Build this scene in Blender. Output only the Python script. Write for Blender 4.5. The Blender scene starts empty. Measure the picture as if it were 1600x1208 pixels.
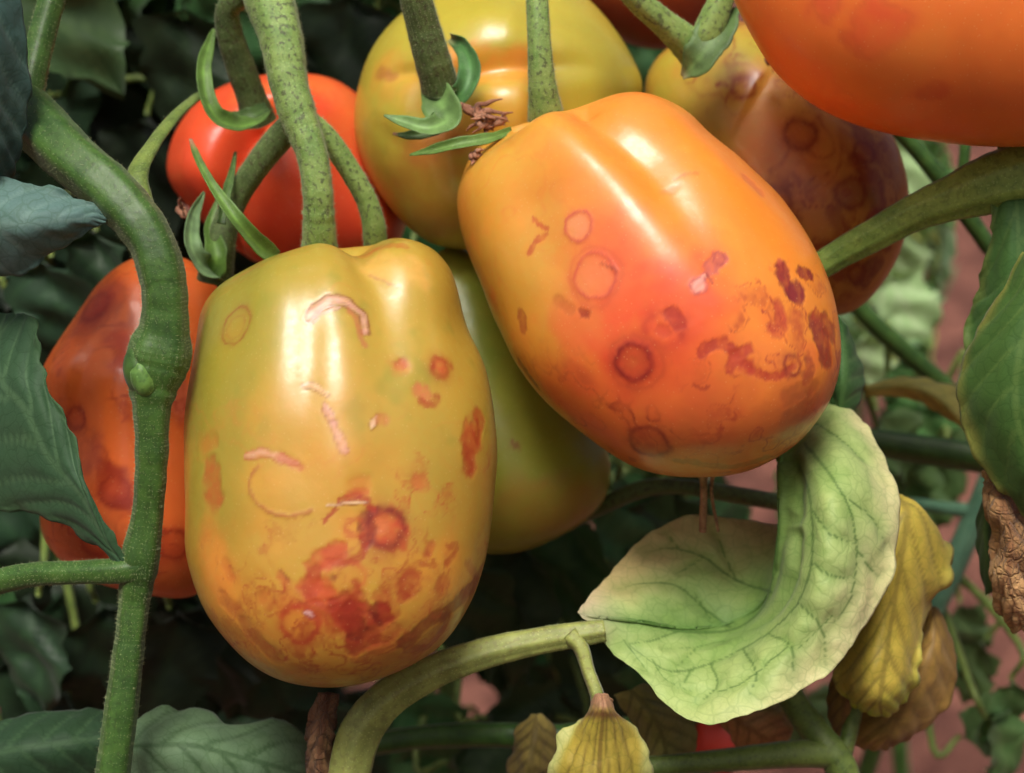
import bpy, math, random
import numpy as np
from mathutils import Vector, Matrix, kdtree

random.seed(7)
rng = np.random.default_rng(7)
scene = bpy.context.scene
COL = scene.collection

# ------------------------------------------------------------------ camera, sky, sun, exposure
PITCH = math.radians(18)          # the camera looks down a little
D0 = 0.30                         # metres to the plane of the front fruit
LENS = 58.2
TANX = 18.0 / LENS
PXM = 2 * TANX * D0 / 1600        # metres per photo pixel in that plane (about 0.116 mm)
CAM = np.array([0.0, -D0 * math.cos(PITCH), 0.40 + D0 * math.sin(PITCH)])
FWD = np.array([0, math.cos(PITCH), -math.sin(PITCH)])
RGT = np.array([1.0, 0, 0])
UPV = np.array([0, math.sin(PITCH), math.cos(PITCH)])

cam_d = bpy.data.cameras.new('camera')
cam_d.lens = LENS
cam_d.sensor_width = 36
cam_d.clip_start = 0.005
cam_d.clip_end = 500
cam_d.dof.use_dof = True
cam_d.dof.focus_distance = 0.288
cam_d.dof.aperture_fstop = 15
cam_o = bpy.data.objects.new('camera', cam_d)
cam_o.location = CAM
cam_o.rotation_euler = (math.radians(90) - PITCH, 0, 0)
COL.objects.link(cam_o)
scene.camera = cam_o

SUN_EL, SUN_AZ = math.radians(63), math.radians(-12)   # behind the camera, a touch to the left
world = bpy.data.worlds.new('World')
scene.world = world
world.use_nodes = True
wn = world.node_tree.nodes
sky = wn.new('ShaderNodeTexSky')
sky.sky_type = 'NISHITA'
sky.sun_disc = False
sky.sun_elevation = SUN_EL
sky.sun_rotation = math.pi + SUN_AZ * -1
sky.air_density = 0.45
sky.dust_density = 7.0
sky.ozone_density = 0.3
world.node_tree.links.new(sky.outputs[0], wn['Background'].inputs[0])
wn['Background'].inputs[1].default_value = 0.05

sun_d = bpy.data.lights.new('sun', 'SUN')
sun_d.energy = 1.5
sun_d.angle = math.radians(24)
sun_d.color = (1.0, 0.97, 0.91)
sun_o = bpy.data.objects.new('sun', sun_d)
to_sun = Vector((math.sin(SUN_AZ) * math.cos(SUN_EL), -math.cos(SUN_AZ) * math.cos(SUN_EL), math.sin(SUN_EL)))
sun_o.rotation_euler = to_sun.to_track_quat('Z', 'Y').to_euler()
sun_o.location = (0, -1, 3)
COL.objects.link(sun_o)

vs = scene.view_settings
vs.view_transform = 'Standard'
vs.look = 'None'
vs.exposure = 1.15
vs.gamma = 1.0
vs.use_curve_mapping = False
scene.render.engine = 'CYCLES'
scene.cycles.use_denoising = True
scene.cycles.use_adaptive_sampling = True
scene.cycles.adaptive_threshold = 0.03
scene.cycles.max_bounces = 6
scene.cycles.diffuse_bounces = 3
scene.cycles.glossy_bounces = 2
scene.cycles.transmission_bounces = 3

# ------------------------------------------------------------------ helpers
def P(x, y, d=0.0):
    """photo pixel + millimetres behind the front plane -> a point in the place"""
    dep = D0 + d * 0.001
    k = TANX * dep / 800.0
    return CAM + FWD * dep + RGT * ((x - 800) * k) + UPV * ((604 - y) * k)

def proj(V):
    q = np.asarray(V) - CAM
    dep = q @ FWD
    x = 800 + (q @ RGT) / dep / TANX * 800
    y = 604 - (q @ UPV) / dep / TANX * 800
    return np.stack([x, y], -1), dep

def lin(*c):
    c = np.array(c, float) / 255.0
    return np.where(c <= 0.04045, c / 12.92, ((c + 0.055) / 1.055) ** 2.4)

def sstep(a, b, x):
    t = np.clip((x - a) / (b - a + 1e-9), 0, 1)
    return t * t * (3 - 2 * t)

def vnoise(p, seed=0):
    i = np.floor(p).astype(np.int64)
    f = p - i
    u = f * f * (3 - 2 * f)
    out = 0
    for dx in (0, 1):
        for dy in (0, 1):
            for dz in (0, 1):
                h = ((i[:, 0] + dx) * 374761393 + (i[:, 1] + dy) * 668265263 + (i[:, 2] + dz) * 1274126177 + seed * 974634777) & 0xffffffff
                h = ((h ^ (h >> 13)) * 1274126177) & 0xffffffff
                h = h ^ (h >> 16)
                w = (u[:, 0] if dx else 1 - u[:, 0]) * (u[:, 1] if dy else 1 - u[:, 1]) * (u[:, 2] if dz else 1 - u[:, 2])
                out = out + w * (h & 0xffffff) / float(0xffffff)
    return out * 2 - 1

def fbm(p, seed=0, oct=3):
    a, s, t = 1.0, 0, 0
    for k in range(oct):
        s = s + a * vnoise(p, seed + k * 17)
        t += a
        a *= 0.5
        p = p * 2.03 + 11.7
    return s / t

def catmull(P_, n, closed=False):
    P_ = np.asarray(P_, float)
    m = len(P_)
    if closed:
        idx = np.arange(n) / n * m
    else:
        idx = np.linspace(0, m - 1, n)
    i = np.minimum(np.floor(idx).astype(int), m - 1 if closed else m - 2)
    f = (idx - i).reshape((-1,) + (1,) * (P_.ndim - 1))
    if closed:
        g = lambda k: P_[(i + k) % m]
        p0, p1, p2, p3 = g(-1), g(0), g(1), g(2)
    else:
        E = np.concatenate([[2 * P_[0] - P_[1]], P_, [2 * P_[-1] - P_[-2]]])
        p0, p1, p2, p3 = E[i], E[i + 1], E[i + 2], E[i + 3]
    return 0.5 * (2 * p1 + (p2 - p0) * f + (2 * p0 - 5 * p1 + 4 * p2 - p3) * f * f + (3 * p1 - p0 - 3 * p2 + p3) * f ** 3)

def vnormals(V, F):
    a, b, c, d = (V[F[:, k]] for k in range(4))
    n = np.cross(c - a, d - b)
    N = np.zeros_like(V)
    for k in range(4):
        np.add.at(N, F[:, k], n)
    return N / (np.linalg.norm(N, axis=1, keepdims=True) + 1e-20)

def make_obj(name, V, F, mat, parent=None, col=None, origin=None, smooth=True, attrs=None):
    """one mesh object; V in the place's coordinates"""
    V = np.asarray(V, float)
    if origin is None:
        origin = ROOT[parent.name] if parent is not None else V.mean(0)
    me = bpy.data.meshes.new(name)
    F = F.tolist() if isinstance(F, np.ndarray) else F
    me.from_pydata((V - origin).tolist(), [], F)
    if smooth:
        me.polygons.foreach_set('use_smooth', np.ones(len(me.polygons), bool))
    if col is not None:
        a = me.attributes.new('Col', 'FLOAT_COLOR', 'POINT')
        c4 = np.ones((len(V), 4))
        c4[:, :3] = np.clip(col, 0, 1)
        a.data.foreach_set('color', c4.ravel())
    for k, v in (attrs or {}).items():
        a = me.attributes.new(k, 'FLOAT', 'POINT')
        a.data.foreach_set('value', np.asarray(v, float))
    me.materials.append(mat)
    me.update()
    o = bpy.data.objects.new(name, me)
    COL.objects.link(o)
    if parent is not None:
        o.parent = parent
        # parents are unrotated empties or meshes whose origin is given by root_loc
        o.location = origin - ROOT[parent.name] if parent.name in ROOT else origin
    else:
        o.location = origin
    ROOT[o.name] = np.array(origin, float)
    return o

ROOT = {}

def tag(o, label=None, cat=None, group=None, kind=None):
    if label: o['label'] = label
    if cat: o['category'] = cat
    if group: o['group'] = group
    if kind: o['kind'] = kind
    return o

def thing(name, loc, label, cat, group=None):
    o = bpy.data.objects.new(name, None)
    o.empty_display_size = 0.01
    COL.objects.link(o)
    o.location = loc
    ROOT[o.name] = np.array(loc, float)
    return tag(o, label, cat, group)

def grid_faces(nr, nc, wrap=False):
    r, c = np.meshgrid(np.arange(nr - 1), np.arange(nc if wrap else nc - 1), indexing='ij')
    r, c = r.ravel(), c.ravel()
    c2 = (c + 1) % nc
    return np.stack([r * nc + c, r * nc + c2, (r + 1) * nc + c2, (r + 1) * nc + c], -1)

# ------------------------------------------------------------------ materials
def new_mat(name):
    m = bpy.data.materials.new(name)
    m.use_nodes = True
    nt = m.node_tree
    b = nt.nodes['Principled BSDF']
    return m, nt, b

def N(nt, t, **kw):
    n = nt.nodes.new(t)
    for k, v in kw.items():
        if k.startswith('i_'):
            n.inputs[k[2:].replace('_', ' ')].default_value = v
        else:
            setattr(n, k, v)
    return n

def mix_rgb(nt, a, b, f, mode='MIX'):
    m = nt.nodes.new('ShaderNodeMix')
    m.data_type = 'RGBA'
    m.blend_type = mode
    for sock, v in ((m.inputs[6], a), (m.inputs[7], b), (m.inputs[0], f)):
        if hasattr(v, 'links') or hasattr(v, 'is_linked'):
            nt.links.new(v, sock)
        elif isinstance(v, (int, float)):
            sock.default_value = v
        else:
            sock.default_value = (*v, 1) if len(v) == 3 else v
    return m.outputs[2]

def ramp(nt, src, p0, p1, v0=0.0, v1=1.0):
    m = nt.nodes.new('ShaderNodeMapRange')
    m.interpolation_type = 'SMOOTHSTEP'
    nt.links.new(src, m.inputs[0])
    m.inputs[1].default_value, m.inputs[2].default_value = p0, p1
    m.inputs[3].default_value, m.inputs[4].default_value = v0, v1
    return m.outputs[0]

def skin_material(name='tomato_skin', coat=0.5, spec=0.5, rough=0.0):
    m, nt, b = new_mat(name)
    att = N(nt, 'ShaderNodeAttribute', attribute_name='Col')
    sc = N(nt, 'ShaderNodeAttribute', attribute_name='scar')
    tc = N(nt, 'ShaderNodeTexCoord')
    n1 = N(nt, 'ShaderNodeTexNoise', i_Scale=700.0, i_Detail=4.0)
    n2 = N(nt, 'ShaderNodeTexNoise', i_Scale=1500.0, i_Detail=3.0)
    v1 = N(nt, 'ShaderNodeTexVoronoi', i_Scale=900.0)
    for n in (n1, n2, v1):
        nt.links.new(tc.outputs['Object'], n.inputs['Vector'])
    c = mix_rgb(nt, att.outputs['Color'], (0.55, 0.45, 0.35), ramp(nt, n1.outputs[0], 0.3, 0.75, 0, 0.34), 'OVERLAY')
    # tiny pale pores
    c = mix_rgb(nt, c, (0.75, 0.55, 0.25), ramp(nt, v1.outputs['Distance'], 0.08, 0.2, 0.12, 0.0))
    hs = N(nt, 'ShaderNodeHueSaturation', i_Saturation=0.985)
    nt.links.new(c, hs.inputs['Color'])
    nt.links.new(hs.outputs[0], b.inputs['Base Color'])
    r = ramp(nt, n1.outputs[0], 0.3, 0.7, 0.34 + rough, 0.44 + rough)
    ad = N(nt, 'ShaderNodeMath', operation='MULTIPLY_ADD')
    nt.links.new(sc.outputs['Fac'], ad.inputs[0]); ad.inputs[1].default_value = 0.22
    nt.links.new(r, ad.inputs[2])
    nt.links.new(ad.outputs[0], b.inputs['Roughness'])
    b.inputs['Specular IOR Level'].default_value = spec
    b.inputs['Coat Weight'].default_value = coat
    b.inputs['Coat Roughness'].default_value = 0.24
    b.inputs['Coat IOR'].default_value = 1.4
    b.inputs['Subsurface Weight'].default_value = 0.18
    b.inputs['Subsurface Radius'].default_value = (1.0, 0.45, 0.15)
    b.inputs['Subsurface Scale'].default_value = 0.0025
    bp = N(nt, 'ShaderNodeBump', i_Strength=0.05, i_Distance=0.0002)
    nt.links.new(n1.outputs[0], bp.inputs['Height'])
    bp2 = N(nt, 'ShaderNodeBump', i_Strength=0.10, i_Distance=0.00012)
    nt.links.new(n2.outputs[0], bp2.inputs['Height'])
    nt.links.new(bp.outputs[0], bp2.inputs['Normal'])
    n3 = N(nt, 'ShaderNodeTexNoise', i_Scale=210.0, i_Detail=2.0)
    nt.links.new(tc.outputs['Object'], n3.inputs['Vector'])
    bp3 = N(nt, 'ShaderNodeBump', i_Strength=0.10, i_Distance=0.0008)
    nt.links.new(n3.outputs[0], bp3.inputs['Height'])
    nt.links.new(bp2.outputs[0], bp3.inputs['Normal'])
    nt.links.new(bp3.outputs[0], b.inputs['Normal'])
    nt.links.new(bp3.outputs[0], b.inputs['Coat Normal'])
    return m

def stem_material(name, light, dark, speck, speck_amt=0.5, rough=0.5, dots=0.3):
    m, nt, b = new_mat(name)
    tc = N(nt, 'ShaderNodeTexCoord')
    n1 = N(nt, 'ShaderNodeTexNoise', i_Scale=180.0, i_Detail=5.0, i_Roughness=0.65)
    n2 = N(nt, 'ShaderNodeTexNoise', i_Scale=1100.0, i_Detail=3.0)
    v = N(nt, 'ShaderNodeTexVoronoi', i_Scale=1500.0)
    for n in (n1, n2, v):
        nt.links.new(tc.outputs['Object'], n.inputs['Vector'])
    c = mix_rgb(nt, light, dark, ramp(nt, n1.outputs[0], 0.35, 0.68))
    c = mix_rgb(nt, c, speck, ramp(nt, n2.outputs[0], 0.52, 0.66, 0, speck_amt))
    c = mix_rgb(nt, c, tuple(min(1, x * 1.9 + 0.08) for x in light), ramp(nt, v.outputs['Distance'], 0.12, 0.26, dots, 0))
    nt.links.new(c, b.inputs['Base Color'])
    b.inputs['Roughness'].default_value = rough
    b.inputs['Specular IOR Level'].default_value = 0.35
    b.inputs['Subsurface Weight'].default_value = 0.08
    b.inputs['Subsurface Scale'].default_value = 0.0015
    b.inputs['Sheen Weight'].default_value = 0.1
    b.inputs['Sheen Roughness'].default_value = 0.4
    bp = N(nt, 'ShaderNodeBump', i_Strength=0.22, i_Distance=0.0003)
    nt.links.new(n2.outputs[0], bp.inputs['Height'])
    nt.links.new(bp.outputs[0], b.inputs['Normal'])
    return m

def leaf_material(name, cell=260.0, net=0.35, trans=0.25, rough=0.5, vary=0.0, bump=0.5, spec=0.35, plain=False):
    """colour comes from the leaf's own Col attribute (veins, yellowing); nodes add the fine net of veins and wear"""
    m, nt, b = new_mat(name)
    att = N(nt, 'ShaderNodeAttribute', attribute_name='Col')
    tc = N(nt, 'ShaderNodeTexCoord')
    nz = N(nt, 'ShaderNodeTexNoise', i_Scale=160.0, i_Detail=4.0)
    nt.links.new(tc.outputs['Object'], nz.inputs['Vector'])
    c = att.outputs['Color']
    if not plain:
        wv = N(nt, 'ShaderNodeVectorMath', operation='MULTIPLY_ADD')
        nt.links.new(nz.outputs['Color'], wv.inputs[0]); wv.inputs[1].default_value = (0.004,) * 3
        nt.links.new(tc.outputs['Object'], wv.inputs[2])
        v = N(nt, 'ShaderNodeTexVoronoi', feature='DISTANCE_TO_EDGE', i_Scale=cell)
        v2 = N(nt, 'ShaderNodeTexVoronoi', feature='DISTANCE_TO_EDGE', i_Scale=cell * 2.6)
        nt.links.new(wv.outputs[0], v.inputs['Vector']); nt.links.new(wv.outputs[0], v2.inputs['Vector'])
        e1 = ramp(nt, v.outputs['Distance'], 0.0, 0.09, 1, 0)
        e2 = ramp(nt, v2.outputs['Distance'], 0.0, 0.12, 0.45, 0)
        mx = N(nt, 'ShaderNodeMath', operation='MAXIMUM')
        nt.links.new(e1, mx.inputs[0]); nt.links.new(e2, mx.inputs[1])
        ml = N(nt, 'ShaderNodeMath', operation='MULTIPLY')
        nt.links.new(mx.outputs[0], ml.inputs[0]); ml.inputs[1].default_value = net
        dk = mix_rgb(nt, att.outputs['Color'], (0.35, 0.52, 0.30), 1.0, 'MULTIPLY')
        c = mix_rgb(nt, att.outputs['Color'], dk, ml.outputs[0])
    c = mix_rgb(nt, c, (0.5, 0.5, 0.4), ramp(nt, nz.outputs[0], 0.35, 0.75, 0, 0.3), 'OVERLAY')
    if vary:
        oi = N(nt, 'ShaderNodeObjectInfo')
        hs = N(nt, 'ShaderNodeHueSaturation')
        nt.links.new(c, hs.inputs['Color'])
        nt.links.new(ramp(nt, oi.outputs['Random'], 0, 1, 0.5 - 0.025 * vary, 0.5 + 0.025 * vary), hs.inputs['Hue'])
        nt.links.new(ramp(nt, oi.outputs['Random'], 0, 1, 1 - 0.5 * vary, 1 + 0.25 * vary), hs.inputs['Value'])
        c = hs.outputs[0]
    nt.links.new(c, b.inputs['Base Color'])
    b.inputs['Roughness'].default_value = rough
    b.inputs['Specular IOR Level'].default_value = spec
    b.inputs['Sheen Weight'].default_value = 0.08
    if not plain:
        bp = N(nt, 'ShaderNodeBump', i_Strength=bump, i_Distance=0.0004, invert=True)
        nt.links.new(mx.outputs[0], bp.inputs['Height'])
        bp2 = N(nt, 'ShaderNodeBump', i_Strength=bump * 0.6, i_Distance=0.0006)
        nt.links.new(nz.outputs[0], bp2.inputs['Height'])
        nt.links.new(bp.outputs[0], bp2.inputs['Normal'])
        nt.links.new(bp2.outputs[0], b.inputs['Normal'])
    tr = N(nt, 'ShaderNodeBsdfTranslucent')
    nt.links.new(mix_rgb(nt, c, (1.0, 1.0, 0.55), 1.0, 'MULTIPLY'), tr.inputs[0])
    ms = N(nt, 'ShaderNodeMixShader')
    ms.inputs[0].default_value = trans
    nt.links.new(b.outputs[0], ms.inputs[1]); nt.links.new(tr.outputs[0], ms.inputs[2])
    nt.links.new(ms.outputs[0], nt.nodes['Material Output'].inputs[0])
    return m

M_SKIN = skin_material()
M_SKIN2 = skin_material('tomato_skin_dull', 0.22, 0.28, -0.06)
M_STEM = stem_material('vine_stem_green', tuple(lin(66, 98, 40)), tuple(lin(44, 74, 28)), tuple(lin(36, 54, 24)), 0.45, 0.45, 0.10)
M_TRUSS = stem_material('truss_stalk_mottled', tuple(lin(130, 154, 82)), tuple(lin(98, 128, 60)), tuple(lin(62, 62, 44)), 0.75, 0.6)
M_STALKDK = stem_material('truss_stalk_olive', tuple(lin(92, 112, 62)), tuple(lin(66, 82, 44)), tuple(lin(60, 46, 34)), 0.6, 0.6)
M_PETIOLE = stem_material('petiole_pale_olive', tuple(lin(150, 158, 84)), tuple(lin(118, 126, 66)), tuple(lin(110, 100, 62)), 0.45, 0.5)
M_BRANCH = stem_material('branch_dull_green', tuple(lin(112, 130, 60)), tuple(lin(82, 102, 44)), tuple(lin(52, 62, 36)), 0.4, 0.5)
M_BLUESTEM = stem_material('stem_blue_green', tuple(lin(92, 132, 104)), tuple(lin(70, 108, 84)), tuple(lin(60, 88, 66)), 0.3, 0.5)
M_DRY = stem_material('dried_brown', tuple(lin(168, 120, 92)), tuple(lin(120, 78, 58)), tuple(lin(70, 42, 32)), 0.6, 0.8)
M_LEAF = leaf_material('leaf_pale_curled', 330.0, 0.30, 0.25, 0.55, bump=0.12)
M_LEAFDK = leaf_material('leaf_green', 360.0, 0.35, 0.18, 0.6, bump=0.1, spec=0.22)
M_SEPAL = leaf_material('sepal_green', 700.0, 0.15, 0.12, 0.5, bump=0.12)
M_LEAFBG = leaf_material('leaf_of_plants_behind', trans=0.22, rough=0.5, vary=1.0, plain=True)
M_LEAFSUNPAINT = leaf_material('leaf_painted_sunlit', trans=0.35, rough=0.5, vary=0.45, plain=True)
M_HAIR, _nt, _b = new_mat('plant_hair')
_b.inputs['Base Color'].default_value = (0.38, 0.43, 0.22, 1)
_b.inputs['Roughness'].default_value = 0.6

# ------------------------------------------------------------------ builders
class Surf:
    """a surface whose marks are placed by the spot of the fruit or leaf they sit on"""
    def __init__(s, V, F):
        s.V, s.F = V, F
        s.N = vnormals(V, F)
        s.pix, s.dep = proj(V)
        view = CAM - V
        s.facing = (s.N * view).sum(1) / np.linalg.norm(view, axis=1)
        s.unit = 2 * TANX * s.dep.mean() / 1600
        s.kd = None
    def at(s, x, y):
        if s.kd is None:
            idx = np.where(s.facing > 0.02)[0]
            s.kd = kdtree.KDTree(len(idx))
            for k in idx.tolist():
                s.kd.insert((s.pix[k, 0], s.pix[k, 1], 0), k)
            s.kd.balance()
            s.d0 = s.dep.min()
        best = min(s.kd.find_n((x, y, 0), 10), key=lambda q: q[2] ** 2 + (s.dep[q[1]] - s.d0) / s.unit * 0.02)
        return s.V[best[1]]
    def near(s, pts, step=5.0, closed=False, wob=0.0, wf=14.0, seed=0, param=False):
        """distance in photo pixels, along the surface's own space, to a dot or a line"""
        pts = [pts] if np.ndim(pts[0]) == 0 else list(pts)
        if len(pts) > 1:
            L = sum(math.dist(pts[k], pts[k + 1]) for k in range(len(pts) - 1))
            pts = catmull(np.array(pts, float), max(len(pts), int(L / step) + 2), closed)
        Q = np.array([s.at(*p) for p in pts])
        if len(Q) > 4:
            for _ in range(3):
                Q[1:-1] = (Q[:-2] + 2 * Q[1:-1] + Q[2:]) / 4
        lo, hi = Q.min(0) - 150 * s.unit, Q.max(0) + 150 * s.unit
        sel = np.where(((s.V > lo) & (s.V < hi)).all(1))[0]
        d = np.full(len(s.V), 1e3)
        if len(sel):
            W = s.V[sel]
            best = np.full(len(sel), 1e9)
            par = np.zeros(len(sel))
            if len(Q) == 1:
                best = ((W - Q[0]) ** 2).sum(1)
            for kk, (q0, q1) in enumerate(zip(Q[:-1], Q[1:])):
                e = q1 - q0
                f = np.clip(((W - q0) @ e) / (e @ e + 1e-18), 0, 1)
                dd = ((W - q0 - f[:, None] * e) ** 2).sum(1)
                if param:
                    par = np.where(dd < best, (kk + f) / (len(Q) - 1), par)
                best = np.minimum(best, dd)
            d[sel] = np.sqrt(best) / s.unit
            if wob:
                d[sel] += wob * fbm(W / (s.unit * wf), seed + 5, 3) + min(wob, 2.2) * fbm(W / (s.unit * 6.0), seed + 6, 2)
        if param:
            pf = np.zeros(len(s.V))
            if len(sel):
                pf[sel] = par
            return d, pf
        return d

class Paint:
    def __init__(s, surf, base):
        s.s, s.c, s.h = surf, base, np.zeros(len(surf.V))
        s.scar = np.zeros(len(surf.V))
        s.seed = 0
    def lay(s, a, rgb):
        a = np.clip(a, 0, 1)[:, None]
        s.c = s.c * (1 - a) + np.asarray(rgb) * a
    def put(s, k, a, rgb, r):
        """lay a mark whose strength varies in small patches; only where the mark is"""
        i = np.where(k > 0.004)[0]
        if not len(i):
            return
        g = np.clip(1.02 + 0.65 * fbm(s.s.V[i] / (s.s.unit * (5 + 0.35 * r)), s.seed + 40, 3), 0.15, 1.15)
        w = np.clip(k[i] * a * g, 0, 1)[:, None]
        s.c[i] = s.c[i] * (1 - w) + np.asarray(rgb) * (0.88 if r < 25 else 1.0) * w
    def blot(s, pts, r, rgb, a=0.85, soft=0.5, wob=None, wf=None, h=None):
        h = (-0.06 * r if r < 25 else 0.0) if h is None else h
        soft = soft * 0.7 if r < 25 and a > 0.65 else soft
        s.seed += 3
        d = s.s.near(pts, wob=r * 0.75 if wob is None else wob, wf=(r * 0.8 + 4) if wf is None else wf, seed=s.seed)
        k = 1 - sstep(r * (1 - soft), r * (1 + soft), d)
        s.put(k, a, rgb, r)
        if r > 6 and r < 40:                     # a darker, thinner line where the mark stops
            s.put(np.exp(-((d - r * 0.9) / (1.5 + 0.08 * r)) ** 2), a * (0.3 if a > 0.65 else 0.12), np.asarray(rgb) * 0.7, r * 0.5)
        s.h += h * k
    def ring(s, c, R, w, rgb, a=0.85, wob=0.26, fill=None, fa=0.4, h=0.0, gap=0.0):
        s.seed += 3
        d = s.s.near(c, wob=R * wob, wf=R * 0.9, seed=s.seed)
        if fill is not None:
            s.put(1 - sstep(R * 0.6, R * 1.08, d), fa, fill, R * 0.5)
        k = np.exp(-((d - R) / (w * 0.6)) ** 2)
        if gap:
            k = k * sstep(-gap, 0.4, fbm(s.s.V / (s.s.unit * R * 0.9), s.seed + 9, 2))
        s.put(k, a, rgb, R * 0.5)
        s.put(np.exp(-((d - R * 1.05) / (w * 1.6)) ** 2), a * 0.3, rgb, R * 0.4)
        s.h += h * k
    def corky(s, pts, w, rgb, edge, a=0.9, h=1.2):
        """a dry crack: pale broken skin with a brown rim"""
        s.seed += 3
        d, f = s.s.near(pts, wob=w * 0.8, wf=w * 3.0, seed=s.seed, step=3, param=True)
        ww = w * (0.55 + 0.6 * np.sin(np.pi * np.clip(f, 0.02, 0.98)) ** 0.6)
        s.put(np.exp(-((d - ww) / (w * 0.28 + 0.6)) ** 2), a * 0.75, edge, w)
        k = 1 - sstep(ww * 0.3, ww * 1.1, d)
        s.put(k, a * 0.75, rgb, w * 2.5)
        s.put(np.exp(-((d - ww * 0.35) / (w * 0.16 + 0.4)) ** 2) * (d < ww), a * 0.35, edge, w)
        s.h += 0.45 * h * (k - 0.7 * np.exp(-((d - ww * 1.15) / (w * 0.35)) ** 2))
        s.scar = np.maximum(s.scar, k)
    def bronze(s, mask, rgb, a, px, seed, lines=0.10):
        """winding ring lines and smudges of bronzed skin inside a mask"""
        i = np.where(mask > 0.01)[0]
        q = s.s.V[i] / s.s.unit
        n = fbm(q / px, seed, 2); big = fbm(q / (px * 2.2), seed + 3, 2); fine = fbm(q / (px * 0.22), seed + 6, 2)
        n = n + 0.10 * fine
        ln = np.exp(-((n - 0.12) / (lines * 0.5)) ** 2) * sstep(-0.15, 0.25, big)
        sm = sstep(0.18, 0.34, n) * sstep(0.0, 0.35, big) * 0.7
        w = np.clip(np.maximum(ln, sm) * mask[i] * a * (0.8 + 0.7 * fine), 0, 1)[:, None]
        s.c[i] = s.c[i] * (1 - w) + np.asarray(rgb) * w

def outline_solid(outline, d, nu, nv, ang=0.0, ds=1.0, shear=0.0, flat=1.0):
    """a fruit: its outline gives the widths along its axis, its cross sections are round"""
    O = catmull(np.array(outline, float), 900, True)
    c = (O.min(0) + O.max(0)) / 2
    a = math.radians(ang)
    ax = np.array([math.sin(a), math.cos(a)])          # down the fruit in the photo (y down)
    pr = np.array([math.cos(a), -math.sin(a)])
    t = (O - c) @ ax
    w = (O - c) @ pr
    tmin, tmax = t.min(), t.max()
    th = np.linspace(0, math.pi, nv)
    T = (tmin + tmax) / 2 - np.cos(th) * (tmax - tmin) / 2
    lo, hi = np.zeros(nv), np.zeros(nv)
    t2, w2 = np.roll(t, -1), np.roll(w, -1)
    for k in range(nv):
        m = (t - T[k]) * (t2 - T[k]) <= 0
        if m.sum() < 2:
            j = np.argmin(abs(t - T[k])); lo[k] = hi[k] = w[j]
            continue
        f = (T[k] - t[m]) / (t2[m] - t[m] + 1e-12)
        x = w[m] + np.clip(f, 0, 1) * (w2[m] - w[m])
        lo[k], hi[k] = x.min(), x.max()
    mid, half = (lo + hi) / 2, (hi - lo) / 2
    ker = np.ones(9) / 9
    for _ in range(2):
        mid = np.convolve(np.pad(mid, 4, 'edge'), ker, 'valid')
    half[0] = half[-1] = 0.0
    hs = half / np.maximum(np.sin(th), 0.02)
    hs[0], hs[-1] = hs[2], hs[-3]; hs[1], hs[-2] = hs[2], hs[-3]
    for _ in range(2):
        hs = np.convolve(np.pad(hs, 4, 'edge'), ker, 'valid')
    half = hs * np.sin(th)
    dh = half * ds
    ph = np.linspace(0, 2 * math.pi, nu, endpoint=False)
    C, S = np.cos(ph), np.sin(ph)
    W = mid[:, None] + half[:, None] * C
    X = c[0] + T[:, None] * ax[0] + W * pr[0]
    Y = c[1] + T[:, None] * ax[1] + W * pr[1]
    Dp = np.repeat((-dh[:, None] * S * flat), 1, 1) + shear * T[:, None]
    u = PXM * 1000 * (D0 + d * 0.001) / D0
    V = CAM + FWD * (D0 + d * 0.001) + ((X.ravel() - 800) * u / 1000)[:, None] * RGT + ((604 - Y.ravel()) * u / 1000)[:, None] * UPV + (Dp.ravel() * u / 1000)[:, None] * FWD
    F = grid_faces(nv, nu, True)
    return V, F

def shape(V, F, bumps):
    """swell or crease the fruit along lines on its skin: (points, width px, height px)"""
    s = Surf(V, F)
    h = np.zeros(len(V))
    for pts, w, amp in bumps:
        d, f = s.near(pts, step=16, param=True)
        h += amp * np.exp(-(d / w) ** 2) * (1 - 0.92 * sstep(0.35, 1.0, f))
    return V + s.N * (h * s.unit)[:, None]

def rough_shape(V, F, amp, scale, seed):
    s = Surf(V, F)
    return V + s.N * (amp * s.unit * fbm(V / (scale * s.unit), seed, 2))[:, None]

def tomato(label, outline, d, paint, ang=0, nu=200, nv=170, ds=1.0, bumps=(), shear=0.0, lump=4.0, seed=1, name='tomato', skin=None):
    V, F = outline_solid(outline, d, nu, nv, ang, ds, shear)
    # flip so that normals point outward
    s0 = vnormals(V, F)
    if (s0 * (V - V.mean(0))).sum() < 0:
        F = F[:, ::-1]
    V = rough_shape(V, F, lump, 130, seed)
    V = shape(V, F, bumps)
    s = Surf(V, F)
    p = paint(s)
    V2 = V + s.N * (p.h * s.unit)[:, None]
    zb = V2[np.argmin(V2[:, 2])]
    root = thing(name, (float(V2[:, 0].mean()), float(V2[:, 1].mean()), float(zb[2])), label, 'tomato', 'tomatoes on the vine')
    make_obj('fruit', V2, F, skin or M_SKIN, root, p.c, attrs={'scar': p.scar})
    return root

def frames(pts):
    T = np.gradient(pts, axis=0)
    T /= np.linalg.norm(T, axis=1, keepdims=True) + 1e-12
    n = np.cross(T[0], FWD)
    if np.linalg.norm(n) < 1e-3:
        n = np.cross(T[0], UPV)
    n /= np.linalg.norm(n)
    A = [n]
    for k in range(1, len(pts)):
        v = A[-1] - T[k] * (A[-1] @ T[k])
        A.append(v / (np.linalg.norm(v) + 1e-12))
    A = np.array(A)
    return T, A, np.cross(T, A)

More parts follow.
